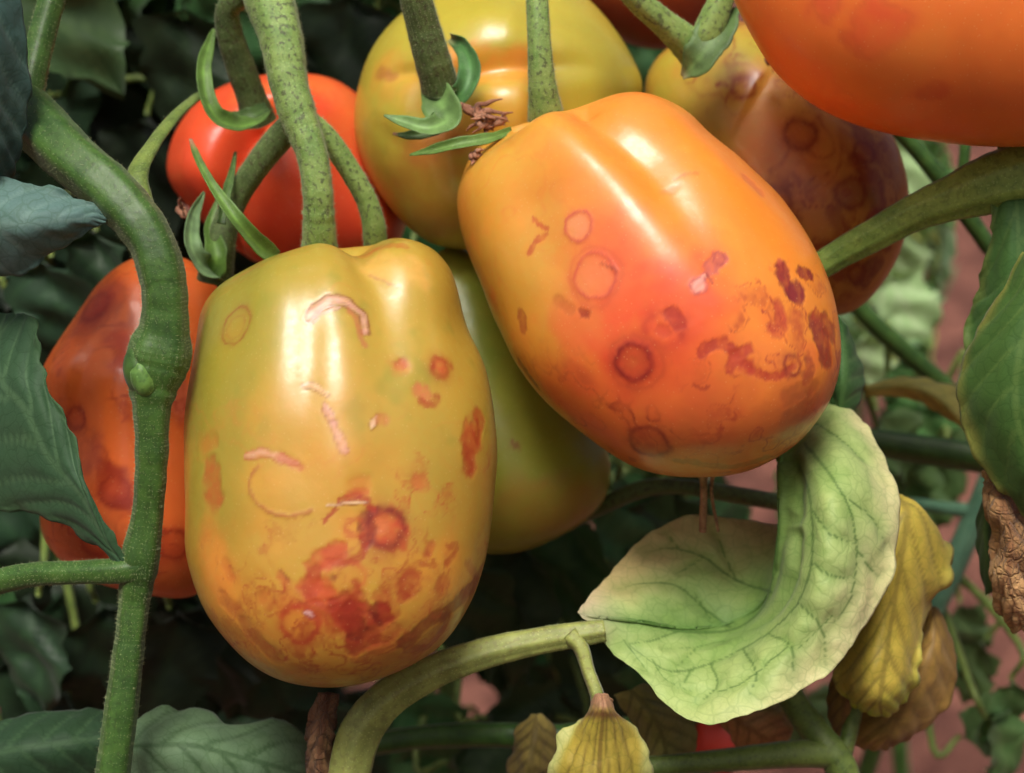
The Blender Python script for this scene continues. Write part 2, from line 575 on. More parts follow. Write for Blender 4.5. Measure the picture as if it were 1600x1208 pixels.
def tube_mesh(pts, rad, nseg=18, n=None, rib=0.05, ribn=5, lump=0.04, seed=3, flat=1.0):
    pts, rad = np.array(pts, float), np.array(rad, float)
    n = n or max(8, len(pts) * 10)
    C, R = catmull(pts, n), catmull(rad[:, None], n)[:, 0]
    T, A, B = frames(C)
    ph = np.linspace(0, 2 * math.pi, nseg, endpoint=False)
    k = 1 + rib * np.cos(ribn * ph + seed)[None, :]
    s = np.linspace(0, 1, n)
    lp = 1 + lump * fbm(np.stack([s * n * 0.35, np.zeros(n) + seed, np.zeros(n)], -1), seed, 3)
    R = np.maximum(R, 1e-6) * lp
    V = C[:, None] + (A[:, None] * np.cos(ph)[None, :, None] + flat * B[:, None] * np.sin(ph)[None, :, None]) * (R[:, None] * k)[..., None]
    V = V.reshape(-1, 3)
    F = grid_faces(n, nseg, True)
    V = np.concatenate([V, [C[0]], [C[-1]]])
    m = len(V)
    caps = [(j, (j + 1) % nseg, m - 2) for j in range(nseg)]
    caps2 = [((n - 1) * nseg + (j + 1) % nseg, (n - 1) * nseg + j, m - 1) for j in range(nseg)]
    return V, F, caps + caps2

def tube(name, pts, mat, parent, nseg=18, hairs=0, hair_len=7, **kw):
    """pts: (x, y, d, width) in photo pixels and millimetres"""
    W = [P(x, y, d) for x, y, d, w in pts]
    R = [w / 2 * PXM * (D0 + d * .001) / D0 for x, y, d, w in pts]
    V, F, caps = tube_mesh(W, R, nseg, **kw)
    fl = F.tolist()
    a = V[F[0, 0]]
    nn = np.cross(V[F[0, 2]] - V[F[0, 0]], V[F[0, 3]] - V[F[0, 1]])
    if nn @ (a - W[0]) < 0:
        fl = [f[::-1] for f in fl]; caps = [c[::-1] for c in caps]
        F = F[:, ::-1]
    o = make_obj(name, V, fl + caps, mat, parent)
    if hairs:
        fuzz(o, V, F, hairs, hair_len, ROOT[o.name])
    return o

def fuzz(o, V, F, count, length, origin, lo=0.25, unit=PXM, rad=0.22):
    nrm = vnormals(V, F)
    f = F[rng.integers(0, len(F), count)]
    w = rng.random((count, 4)); w /= w.sum(1, keepdims=True)
    p = (V[f] * w[..., None]).sum(1)
    n = nrm[f[:, 0]]
    dirn = n + rng.normal(0, 0.35, (count, 3))
    dirn /= np.linalg.norm(dirn, axis=1, keepdims=True)
    L = length * unit * (lo + (1 - lo) * rng.random(count) ** 1.5)
    t1 = np.cross(dirn, rng.normal(size=(count, 3))); t1 /= np.linalg.norm(t1, axis=1, keepdims=True)
    t2 = np.cross(dirn, t1)
    r = rad * unit
    b = p - n * unit * 0.5
    HV = np.stack([b + t1 * r, b - 0.5 * t1 * r + 0.87 * t2 * r, b - 0.5 * t1 * r - 0.87 * t2 * r, p + dirn * L[:, None]], 1).reshape(-1, 3)
    k = np.arange(count)[:, None] * 4
    HF = np.concatenate([k + [0, 1, 3], k + [1, 2, 3], k + [2, 0, 3]])
    h = make_obj('hairs', HV, HF, M_HAIR, o, origin=origin)
    h['kind'] = 'stuff'
    return h

def ribbon(name, pts, mat, parent, twist=0.0, cup=0.25, col=None, thick=1.3, n=48, nc=9, tip=None, wave=1.6, seed=0):
    seed = seed or int(pts[0][0])
    """sepal: a tapered strip; pts (x, y, d, width px)"""
    W = np.array([P(x, y, d) for x, y, d, w in pts])
    wd = np.array([w * PXM for *_, w in pts])
    C, R = catmull(W, n), np.maximum(catmull(wd[:, None], n)[:, 0], 0.3 * PXM)
    R = R * 0.88 * (1 + 0.22 * fbm(np.stack([np.arange(n) * 0.22, np.zeros(n), np.zeros(n) + seed], -1), seed, 3))
    T = np.gradient(C, axis=0); T /= np.linalg.norm(T, axis=1, keepdims=True)
    tw = np.linspace(*(twist if np.ndim(twist) else (twist, twist)), n)
    A = np.cross(T, FWD); A /= np.linalg.norm(A, axis=1, keepdims=True)
    B = np.cross(T, A)
    ct, st = np.cos(tw)[:, None], np.sin(tw)[:, None]
    A2, B2 = A * ct + B * st, B * ct - A * st
    t = np.linspace(-1, 1, nc)
    wv = wave * np.sin(np.linspace(0, 9, n) + seed)[:, None, None] * PXM * (t ** 2)[None, :, None]
    V = C[:, None] + A2[:, None] * (t[None, :, None] * R[:, None, None] / 2) + B2[:, None] * (cup * (t ** 2)[None, :, None] * R[:, None, None] / 2 + wv)
    V = V.reshape(-1, 3)
    F = grid_faces(n, nc)
    s = np.repeat(np.linspace(0, 1, n), nc); tt = np.tile(np.abs(t), n)
    base = np.asarray(col if col is not None else lin(86, 128, 62))
    c = base[None] * (1 + 0.55 * fbm(V / (14 * PXM), seed, 3))[:, None]
    c = c * (1 + 0.45 * np.exp(-(tt / 0.15) ** 2))[:, None] 
    if tip is not None:
        k = sstep(0.86, 0.99, s)[:, None]; c = c * (1 - k) + np.asarray(tip) * k
    o = make_obj(name, V, F, mat, parent, c)
    md = o.modifiers.new('thickness', 'SOLIDIFY'); md.thickness = thick * PXM; md.offset = 0
    fuzz(o, V, F, 900, 5.5, ROOT[o.name])
    fuzz(o, V, F[:, ::-1], 300, 4.5, ROOT[o.name])
    return o

def leaf_grid(rows, nr, nc, paint, mat, parent, name='blade', edge=3.0, edge_f=18, crinkle=2.0, thick=2.0, seed=1, vd=0.0, shape_fn=None):
    """leaf blade from rows of points across it (x, y, d), stem end first"""
    R = np.array([[P(*q) for q in r] for r in rows])
    A = catmull(R, nr)
    A = np.swapaxes(catmull(np.swapaxes(A, 0, 1), nc), 0, 1)
    V = A.reshape(-1, 3)
    F = grid_faces(nr, nc)
    S_, T_ = np.meshgrid(np.linspace(0, 1, nr), np.linspace(-1, 1, nc), indexing='ij')
    S_, T_ = S_.ravel(), T_.ravel()
    nrm = vnormals(V, F)
    if (nrm * (CAM - V)).sum() < 0:
        F = F[:, ::-1]; nrm = -nrm
    # uneven margin and slightly puckered blade
    ed = np.abs(T_) ** 8
    ac = np.gradient(A, axis=1).reshape(-1, 3); ac /= np.linalg.norm(ac, axis=1, keepdims=True) + 1e-12
    V = V + ac * (np.sign(T_) * ed * edge * PXM * fbm(V / (edge_f * PXM), seed, 3))[:, None]
    V = V + nrm * (PXM * (crinkle * fbm(V / (45 * PXM), seed + 4, 3) + ed * edge * 1.5 * fbm(V / (40 * PXM), seed + 8, 2)))[:, None]
    s = Surf(V, F)
    p = paint(s, S_, T_)
    V = V + s.N * (p.h * s.unit)[:, None]
    o = make_obj(name, V, F, mat, parent, p.c)
    md = o.modifiers.new('thickness', 'SOLIDIFY'); md.thickness = thick * PXM; md.offset = 0
    return o

def pvein(S_, T_, n=7, sweep=0.28, length=300, half=120, mid=5, side=3, t0=0.0):
    """feather veins in the leaf's own coordinates; returns closeness 0..1 and distance in px"""
    a = np.abs(T_ - t0)
    d = a * half - mid * (1 - 0.7 * S_)
    for k in range(n):
        for sg in (-1, 1):
            s0 = (k + 0.35 + 0.22 * sg) / (n + 0.6)
            cs = s0 + sweep * a ** 1.15
            on = (np.sign(T_ - t0) == sg)
            dk = np.abs(S_ - cs) * length * 0.85 - side * (1 - 0.75 * a)
            d = np.where(on, np.minimum(d, dk), d)
    return np.maximum(d, 0)


# ------------------------------------------------------------------ the setting: bare reddish soil
def build_ground():
    m, nt, b = new_mat('soil')
    tc = N(nt, 'ShaderNodeTexCoord')
    n1 = N(nt, 'ShaderNodeTexNoise', i_Scale=14.0, i_Detail=8.0, i_Roughness=0.65)
    n2 = N(nt, 'ShaderNodeTexNoise', i_Scale=40.0, i_Detail=6.0, i_Roughness=0.7)
    for n in (n1, n2):
        nt.links.new(tc.outputs['Object'], n.inputs['Vector'])
    c = mix_rgb(nt, tuple(lin(140, 94, 80)), tuple(lin(92, 60, 52)), ramp(nt, n1.outputs[0], 0.35, 0.65))
    c = mix_rgb(nt, c, tuple(lin(74, 46, 40)), ramp(nt, n2.outputs[0], 0.45, 0.66, 0, 0.8))
    nt.links.new(c, b.inputs['Base Color'])
    b.inputs['Roughness'].default_value = 0.95
    b.inputs['Specular IOR Level'].default_value = 0.1
    bp = N(nt, 'ShaderNodeBump', i_Strength=0.9, i_Distance=0.01)
    nt.links.new(n2.outputs[0], bp.inputs['Height'])
    nt.links.new(bp.outputs[0], b.inputs['Normal'])
    a = np.linspace(-1, 1, 241)
    g = np.sign(a) * (np.abs(a) * 2.6 + 120 * np.abs(a) ** 14)
    X, Y = np.meshgrid(g, g + 0.8, indexing='ij')
    p = np.stack([X.ravel(), Y.ravel(), np.zeros(X.size)], -1)
    near = np.exp(-(np.linalg.norm(p - [0, 0.8, 0], axis=1) / 3) ** 2)
    p[:, 2] = near * (0.02 * fbm(p * 6, 3, 3) + 0.012 * fbm(p * 30, 5, 3))
    tag(make_obj('ground', p, grid_faces(241, 241), m, origin=np.zeros(3)), kind='structure')
build_ground()

# ------------------------------------------------------------------ fruit
def noise_px(s, px, seed, oct=3):
    return fbm(s.V / (px * s.unit), seed, oct)

RED = lin(164, 48, 22); DKRED = lin(122, 30, 18); ORANGE = lin(222, 122, 40); OCHRE = lin(176, 148, 52)
OLIVE = lin(138, 136, 44); YELLOW = lin(214, 172, 62); PINK = lin(228, 172, 158); PURPLE = lin(136, 40, 40)
BROWN = lin(134, 66, 34)

def local_t(s, box):
    return (s.pix[:, 0] - box[0]) / (box[2] - box[0]), (s.pix[:, 1] - box[1]) / (box[3] - box[1])

def paint_front(s):
    x, y = local_t(s, (293, 372, 778, 1070))
    n = noise_px(s, 120, 3); n2 = noise_px(s, 45, 8)
    c = np.repeat(OCHRE[None], len(s.V), 0)
    p = Paint(s, c)
    p.lay(0.85 * (1 - sstep(0.05, 0.6, x + 0.35 * y + 0.2 * n)), OLIVE)
    p.lay(0.55 * sstep(0.1, 0.6, n2) * (1 - sstep(0.4, 0.7, y)), OLIVE)
    p.lay(0.55 * sstep(0.4, 0.95, y + 0.25 * n), lin(196, 126, 40))
    p.lay(0.5 * sstep(0.05, 0.5, n) * sstep(0.3, 0.6, y), lin(216, 150, 46))
    p.lay(0.35 * sstep(0.0, 0.5, n2) * sstep(0.5, 0.9, y), lin(198, 104, 36))
    p.blot([(490, 640), (470, 700), (560, 740)], 70, lin(206, 142, 48), 0.35, 0.8)
    p.blot([(330, 860), (345, 930)], 40, lin(214, 130, 44), 0.5, 0.7)
    B = p.blot; R = p.ring
    # shoulders
    B([(575, 396), (600, 384), (632, 384)], 9, lin(178, 96, 34), 0.6)
    B([(580, 432), (600, 440), (620, 448)], 2.5, BROWN, 0.55)
    B([(600, 420), (645, 425)], 26, lin(220, 168, 84), 0.5, 0.6)
    B([(395, 420), (372, 432)], 8, lin(196, 120, 48), 0.4)
    # faint old rings high on the skin
    R((368, 512), 29, 4, lin(150, 92, 40), 0.75, fill=lin(190, 136, 58), fa=0.25)
    R((368, 512), 19, 3, lin(158, 98, 44), 0.35)
    p.corky([(481, 499), (491, 484), (507, 473), (527, 468), (550, 477), (566, 493), (573, 518)], 7.5, PINK, lin(130, 60, 40))
    p.corky([(486, 507), (498, 493), (512, 485), (530, 481)], 3, lin(236, 196, 176), lin(150, 80, 60), 0.8, 0.8)
    B([(545, 484), (560, 505), (568, 540)], 5, lin(186, 104, 70), 0.6)
    p.corky([(472, 606), (488, 603), (508, 617)], 4, lin(228, 190, 150), lin(150, 100, 50), 0.8, 1.0)
    p.corky([(505, 632), (516, 652), (523, 658)], 5, PINK, lin(160, 90, 70), 0.8, 1.0)
    p.corky([(521, 664), (532, 690), (538, 706)], 6, PINK, lin(170, 100, 80), 0.7, 0.8)
    p.corky([(579, 669), (584, 660), (587, 650)], 3.5, lin(238, 200, 170), BROWN, 0.9, 1.2)
    B((597, 655), 10, lin(196, 112, 60), 0.6)
    p.corky([(386, 712), (410, 709), (432, 713), (464, 725)], 5.5, lin(226, 164, 140), lin(178, 92, 60), 0.75, 0.7)
    B([(440, 715), (470, 730)], 6, lin(190, 90, 56), 0.6)
    B([(404, 728), (392, 745), (390, 765), (400, 784), (420, 800), (452, 808), (486, 798)], 3, lin(168, 96, 50), 0.6, h=0.6)
    # blots
    B((625, 567), 9, RED, 0.75); B((627, 570), 16, lin(206, 120, 50), 0.5)
    R((690, 574), 15, 9, RED, 0.75, 0.35, fill=lin(200, 96, 44), fa=0.8); B((706, 572), 6, RED, 0.6)
    B((662, 612), 15, lin(206, 112, 70), 0.8); B([(656, 626), (676, 634), (684, 620)], 6, RED, 0.6)
    B([(745, 655), (738, 690), (734, 728)], 18, lin(184, 84, 34), 0.8); R((738, 690), 17, 5, RED, 0.5, 0.4); B([(748, 660), (750, 700)], 5, RED, 0.5)
    B([(733, 715), (738, 735)], 8, RED, 0.6)
    B([(330, 735), (335, 778)], 20, lin(184, 96, 36), 0.75, 0.6)
    B([(322, 700), (330, 690)], 14, lin(196, 120, 42), 0.5)
    B((657, 755), 13, lin(204, 112, 48), 0.7); B((562, 755), 15, lin(208, 124, 46), 0.5)
    # red ring with tail at the middle
    B((600, 822), 34, lin(192, 74, 32), 0.85, 0.25); R((602, 823), 27, 10, DKRED, 0.8, 0.25); B((597, 822), 9, lin(214, 116, 60), 0.8)
    B([(572, 808), (575, 840)], 12, DKRED, 0.7)
    B([(582, 794), (563, 776), (534, 781)], 6, RED, 0.8); B([(545, 770), (572, 766)], 6, lin(196, 86, 40), 0.6)
    B([(522, 798), (506, 815)], 3.5, RED, 0.7)
    p.corky([(512, 791), (535, 787), (574, 786)], 2.0, lin(236, 206, 170), BROWN, 0.9, 1.0)
    R((554, 825), 14, 4, lin(188, 88, 40), 0.6, 0.4)
    B([(566, 838), (570, 858), (560, 874), (540, 880), (514, 876)], 5, RED, 0.7)
    B([(524, 868), (502, 878), (490, 900), (484, 922), (500, 930)], 16, lin(196, 80, 36), 0.8, 0.5)
    B([(492, 890), (484, 925)], 10, RED, 0.55); B([(505, 915), (520, 940)], 16, lin(200, 84, 38), 0.6)
    R((538, 905), 26, 5, lin(196, 90, 40), 0.5, 0.3)
    B((520, 903), 4, DKRED, 0.6); B((556, 911), 6, RED, 0.6); B([(436, 900), (448, 912)], 6, lin(184, 84, 40), 0.6); B([(440, 893), (452, 905)], 3, BROWN, 0.5)
    B((417, 936), 13, lin(200, 110, 42), 0.6)
    R((468, 976), 28, 9, lin(178, 62, 30), 0.85, 0.18, fill=lin(212, 128, 40), fa=0.5); B([(485, 950), (500, 962)], 13, lin(186, 70, 34), 0.7)
    p.corky([(475, 956), (488, 962)], 5, lin(222, 196, 196), lin(170, 90, 70), 0.95, 1.2)
    B([(540, 952), (556, 972), (572, 1004)], 24, lin(166, 58, 30), 0.85, 0.35); B([(548, 960), (560, 988)], 17, DKRED, 0.8); B([(530, 972), (555, 940)], 18, RED, 0.6)
    B((596, 958), 18, lin(124, 34, 24), 0.85, 0.35); B([(600, 930), (612, 965)], 14, RED, 0.6)
    B([(585, 1000), (610, 985)], 18, lin(184, 84, 36), 0.6)
    # right flank
    B([(642, 900), (634, 926)], 13, RED, 0.65); R((640, 912), 16, 5, RED, 0.5, 0.4)
    B([(676, 852), (668, 868)], 7, lin(186, 82, 38), 0.6); B([(700, 856), (716, 852), (706, 872), (696, 882)], 5, RED, 0.55); B([(655, 880), (680, 884)], 4, RED, 0.5)
    B((689, 916), 13, RED, 0.55); B([(728, 880), (745, 900)], 7, RED, 0.4)
    B([(634, 1004), (668, 976), (702, 952), (744, 912)], 13, lin(140, 54, 26), 0.8, 0.5); B([(640, 1014), (668, 1012), (690, 985), (700, 968)], 8, lin(150, 60, 28), 0.7)
    B([(735, 935), (752, 890)], 9, lin(156, 64, 30), 0.6)
    B([(350, 938), (372, 958)], 13, lin(170, 92, 36), 0.5); B([(384, 976), (402, 1000), (434, 1030)], 13, lin(160, 84, 34), 0.55); B([(360, 900), (350, 880)], 9, lin(204, 112, 42), 0.5)
    B([(580, 1030), (650, 1026)], 12, lin(170, 92, 36), 0.4)
    p.bronze(sstep(0.5, 0.85, y + 0.1 * n), lin(160, 66, 26), 0.95, 34, 31)
    p.bronze(sstep(0.55, 0.8, y), lin(150, 54, 24), 0.6, 22, 33)
    p.bronze(sstep(0.35, 0.6, y) * sstep(0.45, 0.8, x), lin(172, 78, 30), 0.85, 26, 35)
    p.bronze(0.6 * np.ones(len(x)), lin(190, 118, 48), 0.5, 60, 39, 0.07)
    return p

T1 = tomato('large mottled yellow green tomato in the left foreground, hanging upright', [
    (545, 388), (480, 384), (420, 395), (370, 420), (330, 450), (308, 490), (298, 550), (293, 620), (295, 700), (298, 780), (305, 860), (325, 930), (360, 984), (400, 1021),
    (450, 1047), (510, 1058), (570, 1055), (630, 1035), (680, 1006), (720, 964), (745, 920), (762, 850), (773, 770), (778, 700), (773, 640), (755, 570), (730, 510),
    (715, 450), (698, 410), (665, 382), (610, 371)], 0, paint_front, 0, 400, 330, 0.97, seed=2, lump=6, shear=-0.2, bumps=[
    ([(505, 395), (525, 480), (532, 580), (530, 760), (530, 860)], 46, 12), ([(436, 420), (438, 540), (410, 680), (390, 800), (385, 860)], 50, 12),
    ([(484, 440), (488, 540), (480, 660), (470, 740)], 22, -3.5), ([(553, 376), (568, 405), (590, 450), (604, 520), (612, 640)], 32, -19),
    ([(632, 385), (655, 440), (675, 530), (690, 640)], 55, 12), ([(550, 370), (552, 384)], 16, -10)])

def paint_orange(s):
    n = noise_px(s, 120, 13); n2 = noise_px(s, 50, 18)
    p = Paint(s, np.repeat(lin(224, 134, 36)[None], len(s.V), 0))
    x, y = local_t(s, (714, 146, 1310, 742))
    p.lay(0.8 * (1 - sstep(0.0, 0.42, x + 0.12 * n)), lin(204, 152, 46))
    p.lay(0.5 * sstep(0.1, 0.5, n2), lin(230, 146, 44))
    p.lay(0.75 * sstep(-0.1, 0.35, noise_px(s, 90, 77)) * sstep(0.25, 0.6, y), lin(218, 92, 38))
    p.lay(0.6 * sstep(0.55, 1.0, y + 0.2 * n), lin(206, 98, 40))
    p.blot([(820, 400), (870, 440), (850, 380)], 60, lin(196, 152, 58), 0.6, 0.8)
    p.blot([(760, 260), (820, 220)], 45, lin(206, 160, 54), 0.5, 0.8)
    p.blot([(985, 450), (1030, 480), (1000, 520)], 85, lin(224, 74, 34), 0.95, 0.75)
    p.blot([(1070, 520), (1120, 580)], 70, lin(224, 100, 38), 0.5, 0.8)
    p.blot([(890, 620), (950, 650), (1040, 620)], 60, lin(206, 82, 36), 0.5, 0.8)
    p.blot([(1180, 560), (1200, 540)], 40, lin(232, 132, 40), 0.6, 0.7)
    p.blot([(1150, 640), (1240, 640), (1100, 690)], 60, lin(178, 84, 36), 0.45, 0.8)
    p.blot([(1240, 660), (1262, 630)], 26, lin(136, 70, 34), 0.5, 0.6)
    p.blot([(900, 480), (960, 380), (940, 330)], 55, lin(226, 128, 62), 0.5, 0.8)
    B = p.blot; R = p.ring
    R((906, 352), 22, 4.5, lin(206, 92, 66), 0.85, 0.18, fill=lin(236, 150, 110), fa=0.5, h=0.8)
    R((930, 431), 33, 5, lin(206, 84, 58), 0.85, 0.14, fill=lin(232, 136, 84), fa=0.45, h=0.8); R((930, 431), 40, 6, lin(214, 92, 50), 0.4)
    B([(940, 409), (952, 416), (962, 420)], 2.5, lin(178, 76, 50), 0.8, h=0.8)
    B([(832, 341), (841, 352), (854, 358)], 3.5, lin(196, 92, 40), 0.8); B([(853, 366), (838, 375), (828, 394)], 4.5, lin(190, 86, 38), 0.75)
    B((911, 492), 8, lin(164, 56, 34), 0.85); B([(815, 494), (816, 514)], 9, lin(178, 82, 38), 0.75); B([(870, 470), (890, 482)], 9, lin(200, 104, 44), 0.6)
    R((988, 567), 27, 10, lin(148, 38, 28), 0.9, 0.12, fill=lin(200, 80, 34), fa=0.8, h=0.6); R((990, 569), 40, 5, lin(190, 74, 34), 0.45, 0.15); B((990, 566), 7, lin(206, 96, 42), 0.6)
    R((1040, 514), 25, 10, lin(186, 50, 32), 0.8, 0.3, gap=0.5); B([(1050, 492), (1064, 510)], 10, lin(176, 46, 34), 0.7); B((1036, 518), 10, lin(214, 76, 40), 0.7)
    R((1012, 692), 29, 8, lin(140, 42, 26), 0.85, 0.2, fill=lin(176, 76, 34), fa=0.6)
    p.corky([(1085, 448), (1096, 436), (1104, 428)], 4, PINK, lin(180, 90, 90), 0.8, 1.0)
    R((1093, 446), 12, 3, lin(186, 92, 86), 0.8, 0.2, fill=PINK, fa=0.6, h=0.8); B([(1112, 420), (1124, 402)], 11, lin(196, 90, 76), 0.85, 0.35); B([(1106, 430), (1112, 440)], 3, PURPLE, 0.6)
    R((1124, 402), 9, 3, lin(170, 66, 60), 0.7, 0.3)
    B([(1222, 416), (1226, 440), (1240, 458)], 11, PURPLE, 0.85, 0.35); B((1244, 456), 16, lin(140, 44, 42), 0.85, 0.3); B([(1252, 424), (1266, 430)], 11, PURPLE, 0.85, 0.3); B((1217, 408), 6, lin(196, 84, 60), 0.7)
    B([(1218, 480), (1222, 500)], 12, lin(196, 78, 42), 0.8, 0.4); B([(1208, 512), (1214, 522)], 8, lin(196, 80, 44), 0.7); B([(1240, 490), (1244, 505)], 10, lin(206, 98, 42), 0.5)
    B([(1276, 505), (1288, 530), (1292, 560)], 18, lin(148, 56, 42), 0.85, 0.4); B([(1292, 500), (1300, 520)], 14, lin(140, 50, 40), 0.7)
    B([(1098, 550), (1112, 540), (1130, 537), (1148, 554), (1166, 548)], 9, lin(178, 52, 40), 0.8, 0.45); B([(1150, 556), (1142, 576)], 7, lin(178, 54, 38), 0.75)
    B([(1160, 566), (1184, 584), (1218, 586), (1240, 572)], 6, lin(176, 50, 34), 0.75); B([(1150, 560), (1170, 574)], 10, lin(190, 60, 38), 0.6)
    R((1239, 571), 15, 7, lin(140, 46, 34), 0.8, 0.35); B((1240, 570), 6, lin(190, 92, 56), 0.6); B([(1262, 560), (1268, 580), (1258, 590)], 8, lin(150, 56, 38), 0.65)
    B([(1054, 282), (1070, 272), (1090, 270)], 3, lin(200, 106, 44), 0.6); B([(1040, 300), (1058, 290)], 6, lin(208, 116, 46), 0.4)
    B([(1168, 280), (1186, 298)], 10, lin(210, 96, 46), 0.6)
    B([(812, 566), (824, 584), (838, 602)], 8, lin(136, 54, 30), 0.75); B([(862, 638), (880, 654), (896, 668)], 7, lin(146, 62, 30), 0.7)
    B([(1085, 602), (1098, 610), (1106, 606)], 3, lin(170, 64, 36), 0.7); B([(1060, 720), (1140, 730), (1200, 715)], 8, lin(140, 80, 40), 0.45)
    B([(1230, 620), (1270, 605)], 12, lin(150, 70, 36), 0.4)
    p.bronze(sstep(0.5, 0.8, x) * sstep(0.35, 0.6, y), lin(164, 54, 30), 0.95, 32, 131)
    p.bronze(sstep(0.6, 0.85, y), lin(158, 58, 28), 0.85, 40, 135)
    p.bronze(0.5 * np.ones(len(x)), lin(212, 104, 44), 0.5, 62, 139, 0.07)
    return p

T2 = tomato('glossy orange tomato with dark ring spots, tilted, in the centre', [
    (714, 290), (735, 235), (775, 203), (830, 184), (890, 178), (935, 160), (985, 146), (1040, 152), (1080, 175), (1110, 207), (1160, 250), (1210, 300), (1247, 357),
    (1274, 410), (1292, 470), (1299, 530), (1296, 580), (1279, 630), (1245, 676), (1203, 709), (1150, 735), (1080, 742), (1010, 734), (955, 712), (900, 672), (850, 625),
    (810, 570), (780, 510), (752, 450), (728, 390), (715, 335)], 9, paint_orange, 27, 400, 330, 0.97, seed=5, lump=5, shear=-0.2, bumps=[
    ([(860, 200), (915, 240), (975, 310), (1040, 390), (1110, 480), (1150, 560)], 58, 19), ([(913, 178), (945, 212), (1005, 265), (1070, 350), (1130, 440)], 30, -17),
    ([(1000, 160), (1060, 210), (1140, 310), (1200, 420)], 58, 11), ([(908, 172), (914, 184)], 18, -9), ([(760, 290), (790, 400), (830, 500)], 60, 8), ([(830, 330), (880, 450)], 40, -6)])

def paint_simple(base, layers, seed, spots=0, spotcol=None, rings=()):
    def f(s):
        p = Paint(s, np.repeat(np.asarray(base)[None], len(s.V), 0))
        n = noise_px(s, 110, seed); n2 = noise_px(s, 42, seed + 5)
        p.lay(0.35 * sstep(0.0, 0.5, n), np.asarray(base) * 0.75)
        p.lay(0.3 * sstep(0.05, 0.5, n2), np.asarray(base) * np.array([1.1, 1.2, 1.1]))
        for pts, r, c, a in layers:
            p.blot(pts, r, c, a, 0.6, h=0.0)
        if spots:
            p.bronze(np.ones(len(s.V)), spotcol, spots, 42, seed + 9)
            p.bronze(np.ones(len(s.V)), spotcol, spots * 0.7, 70, seed + 19)
        for x, y, R in rings:
            p.ring((x, y), R, R * 0.34, spotcol, 0.85, fill=np.asarray(spotcol) * 1.4, fa=0.4)
        return p
    return f

T3 = tomato('lumpy orange tomato behind the thick green stem at left', [
    (245, 396), (195, 403), (150, 440), (112, 500), (78, 556), (66, 590), (72, 630), (86, 680), (84, 740), (74, 785), (78, 830), (104, 866), (150, 898), (235, 922),
    (310, 926), (352, 880), (372, 780), (374, 640), (362, 520), (330, 440), (290, 405)], 34, paint_simple(lin(210, 98, 34), [
        ([(140, 500), (165, 470)], 34, lin(164, 64, 34), 0.7), ([(185, 530), (200, 560)], 20, lin(190, 60, 42), 0.6), ([(170, 740), (190, 770)], 22, lin(150, 44, 26), 0.75),
        ([(140, 730), (150, 700)], 20, lin(160, 60, 30), 0.5), ([(180, 790), (205, 790)], 10, lin(140, 44, 26), 0.6), ([(240, 880), (300, 890)], 40, lin(150, 62, 32), 0.5), ([(120, 850), (180, 870)], 40, lin(140, 60, 30), 0.5),
        ([(285, 610), (285, 640)], 14, lin(206, 110, 90), 0.5)], 21, 0.8, lin(150, 44, 20), [(150, 480, 26), (180, 765, 22), (120, 655, 16), (270, 850, 22), (150, 850, 20)]), 0, 220, 200, 0.85, seed=9, lump=4, skin=M_SKIN2, shear=-0.15, bumps=[
    ([(105, 575), (135, 580)], 50, 12), ([(190, 600), (186, 680), (190, 760), (190, 840)], 46, 13), ([(130, 640), (135, 700), (140, 760)], 30, -6), ([(120, 800), (170, 850)], 45, 8), ([(200, 450), (190, 520)], 40, 8)])

T4 = tomato('shiny red lobed tomato behind the forked stalk, top left', [
    (262, 262), (270, 215), (298, 170), (340, 138), (396, 118), (450, 112), (510, 118), (552, 140), (580, 175), (618, 260), (636, 340), (616, 392), (560, 425), (470, 436),
    (400, 412), (345, 372), (300, 325), (272, 295)], 60, paint_simple(lin(218, 74, 30), [
        ([(310, 300), (330, 340)], 40, lin(196, 60, 30), 0.5), ([(500, 130), (570, 160)], 40, lin(222, 110, 44), 0.6), ([(540, 200), (560, 170)], 30, lin(206, 104, 46), 0.5), ([(400, 140), (420, 190)], 30, lin(226, 104, 46), 0.6), ([(460, 350), (540, 380)], 50, lin(196, 48, 28), 0.5)], 31),
    0, 200, 170, 0.8, seed=12, lump=4, skin=M_SKIN2, shear=-0.15, bumps=[
    ([(425, 175), (392, 205), (372, 240), (362, 300), (356, 380), (356, 520), (356, 640)], 22, -40), ([(318, 215), (308, 270), (310, 330)], 42, 14), ([(480, 190), (450, 260), (440, 340), (440, 420)], 50, 16), ([(395, 190), (410, 180)], 24, -14)])

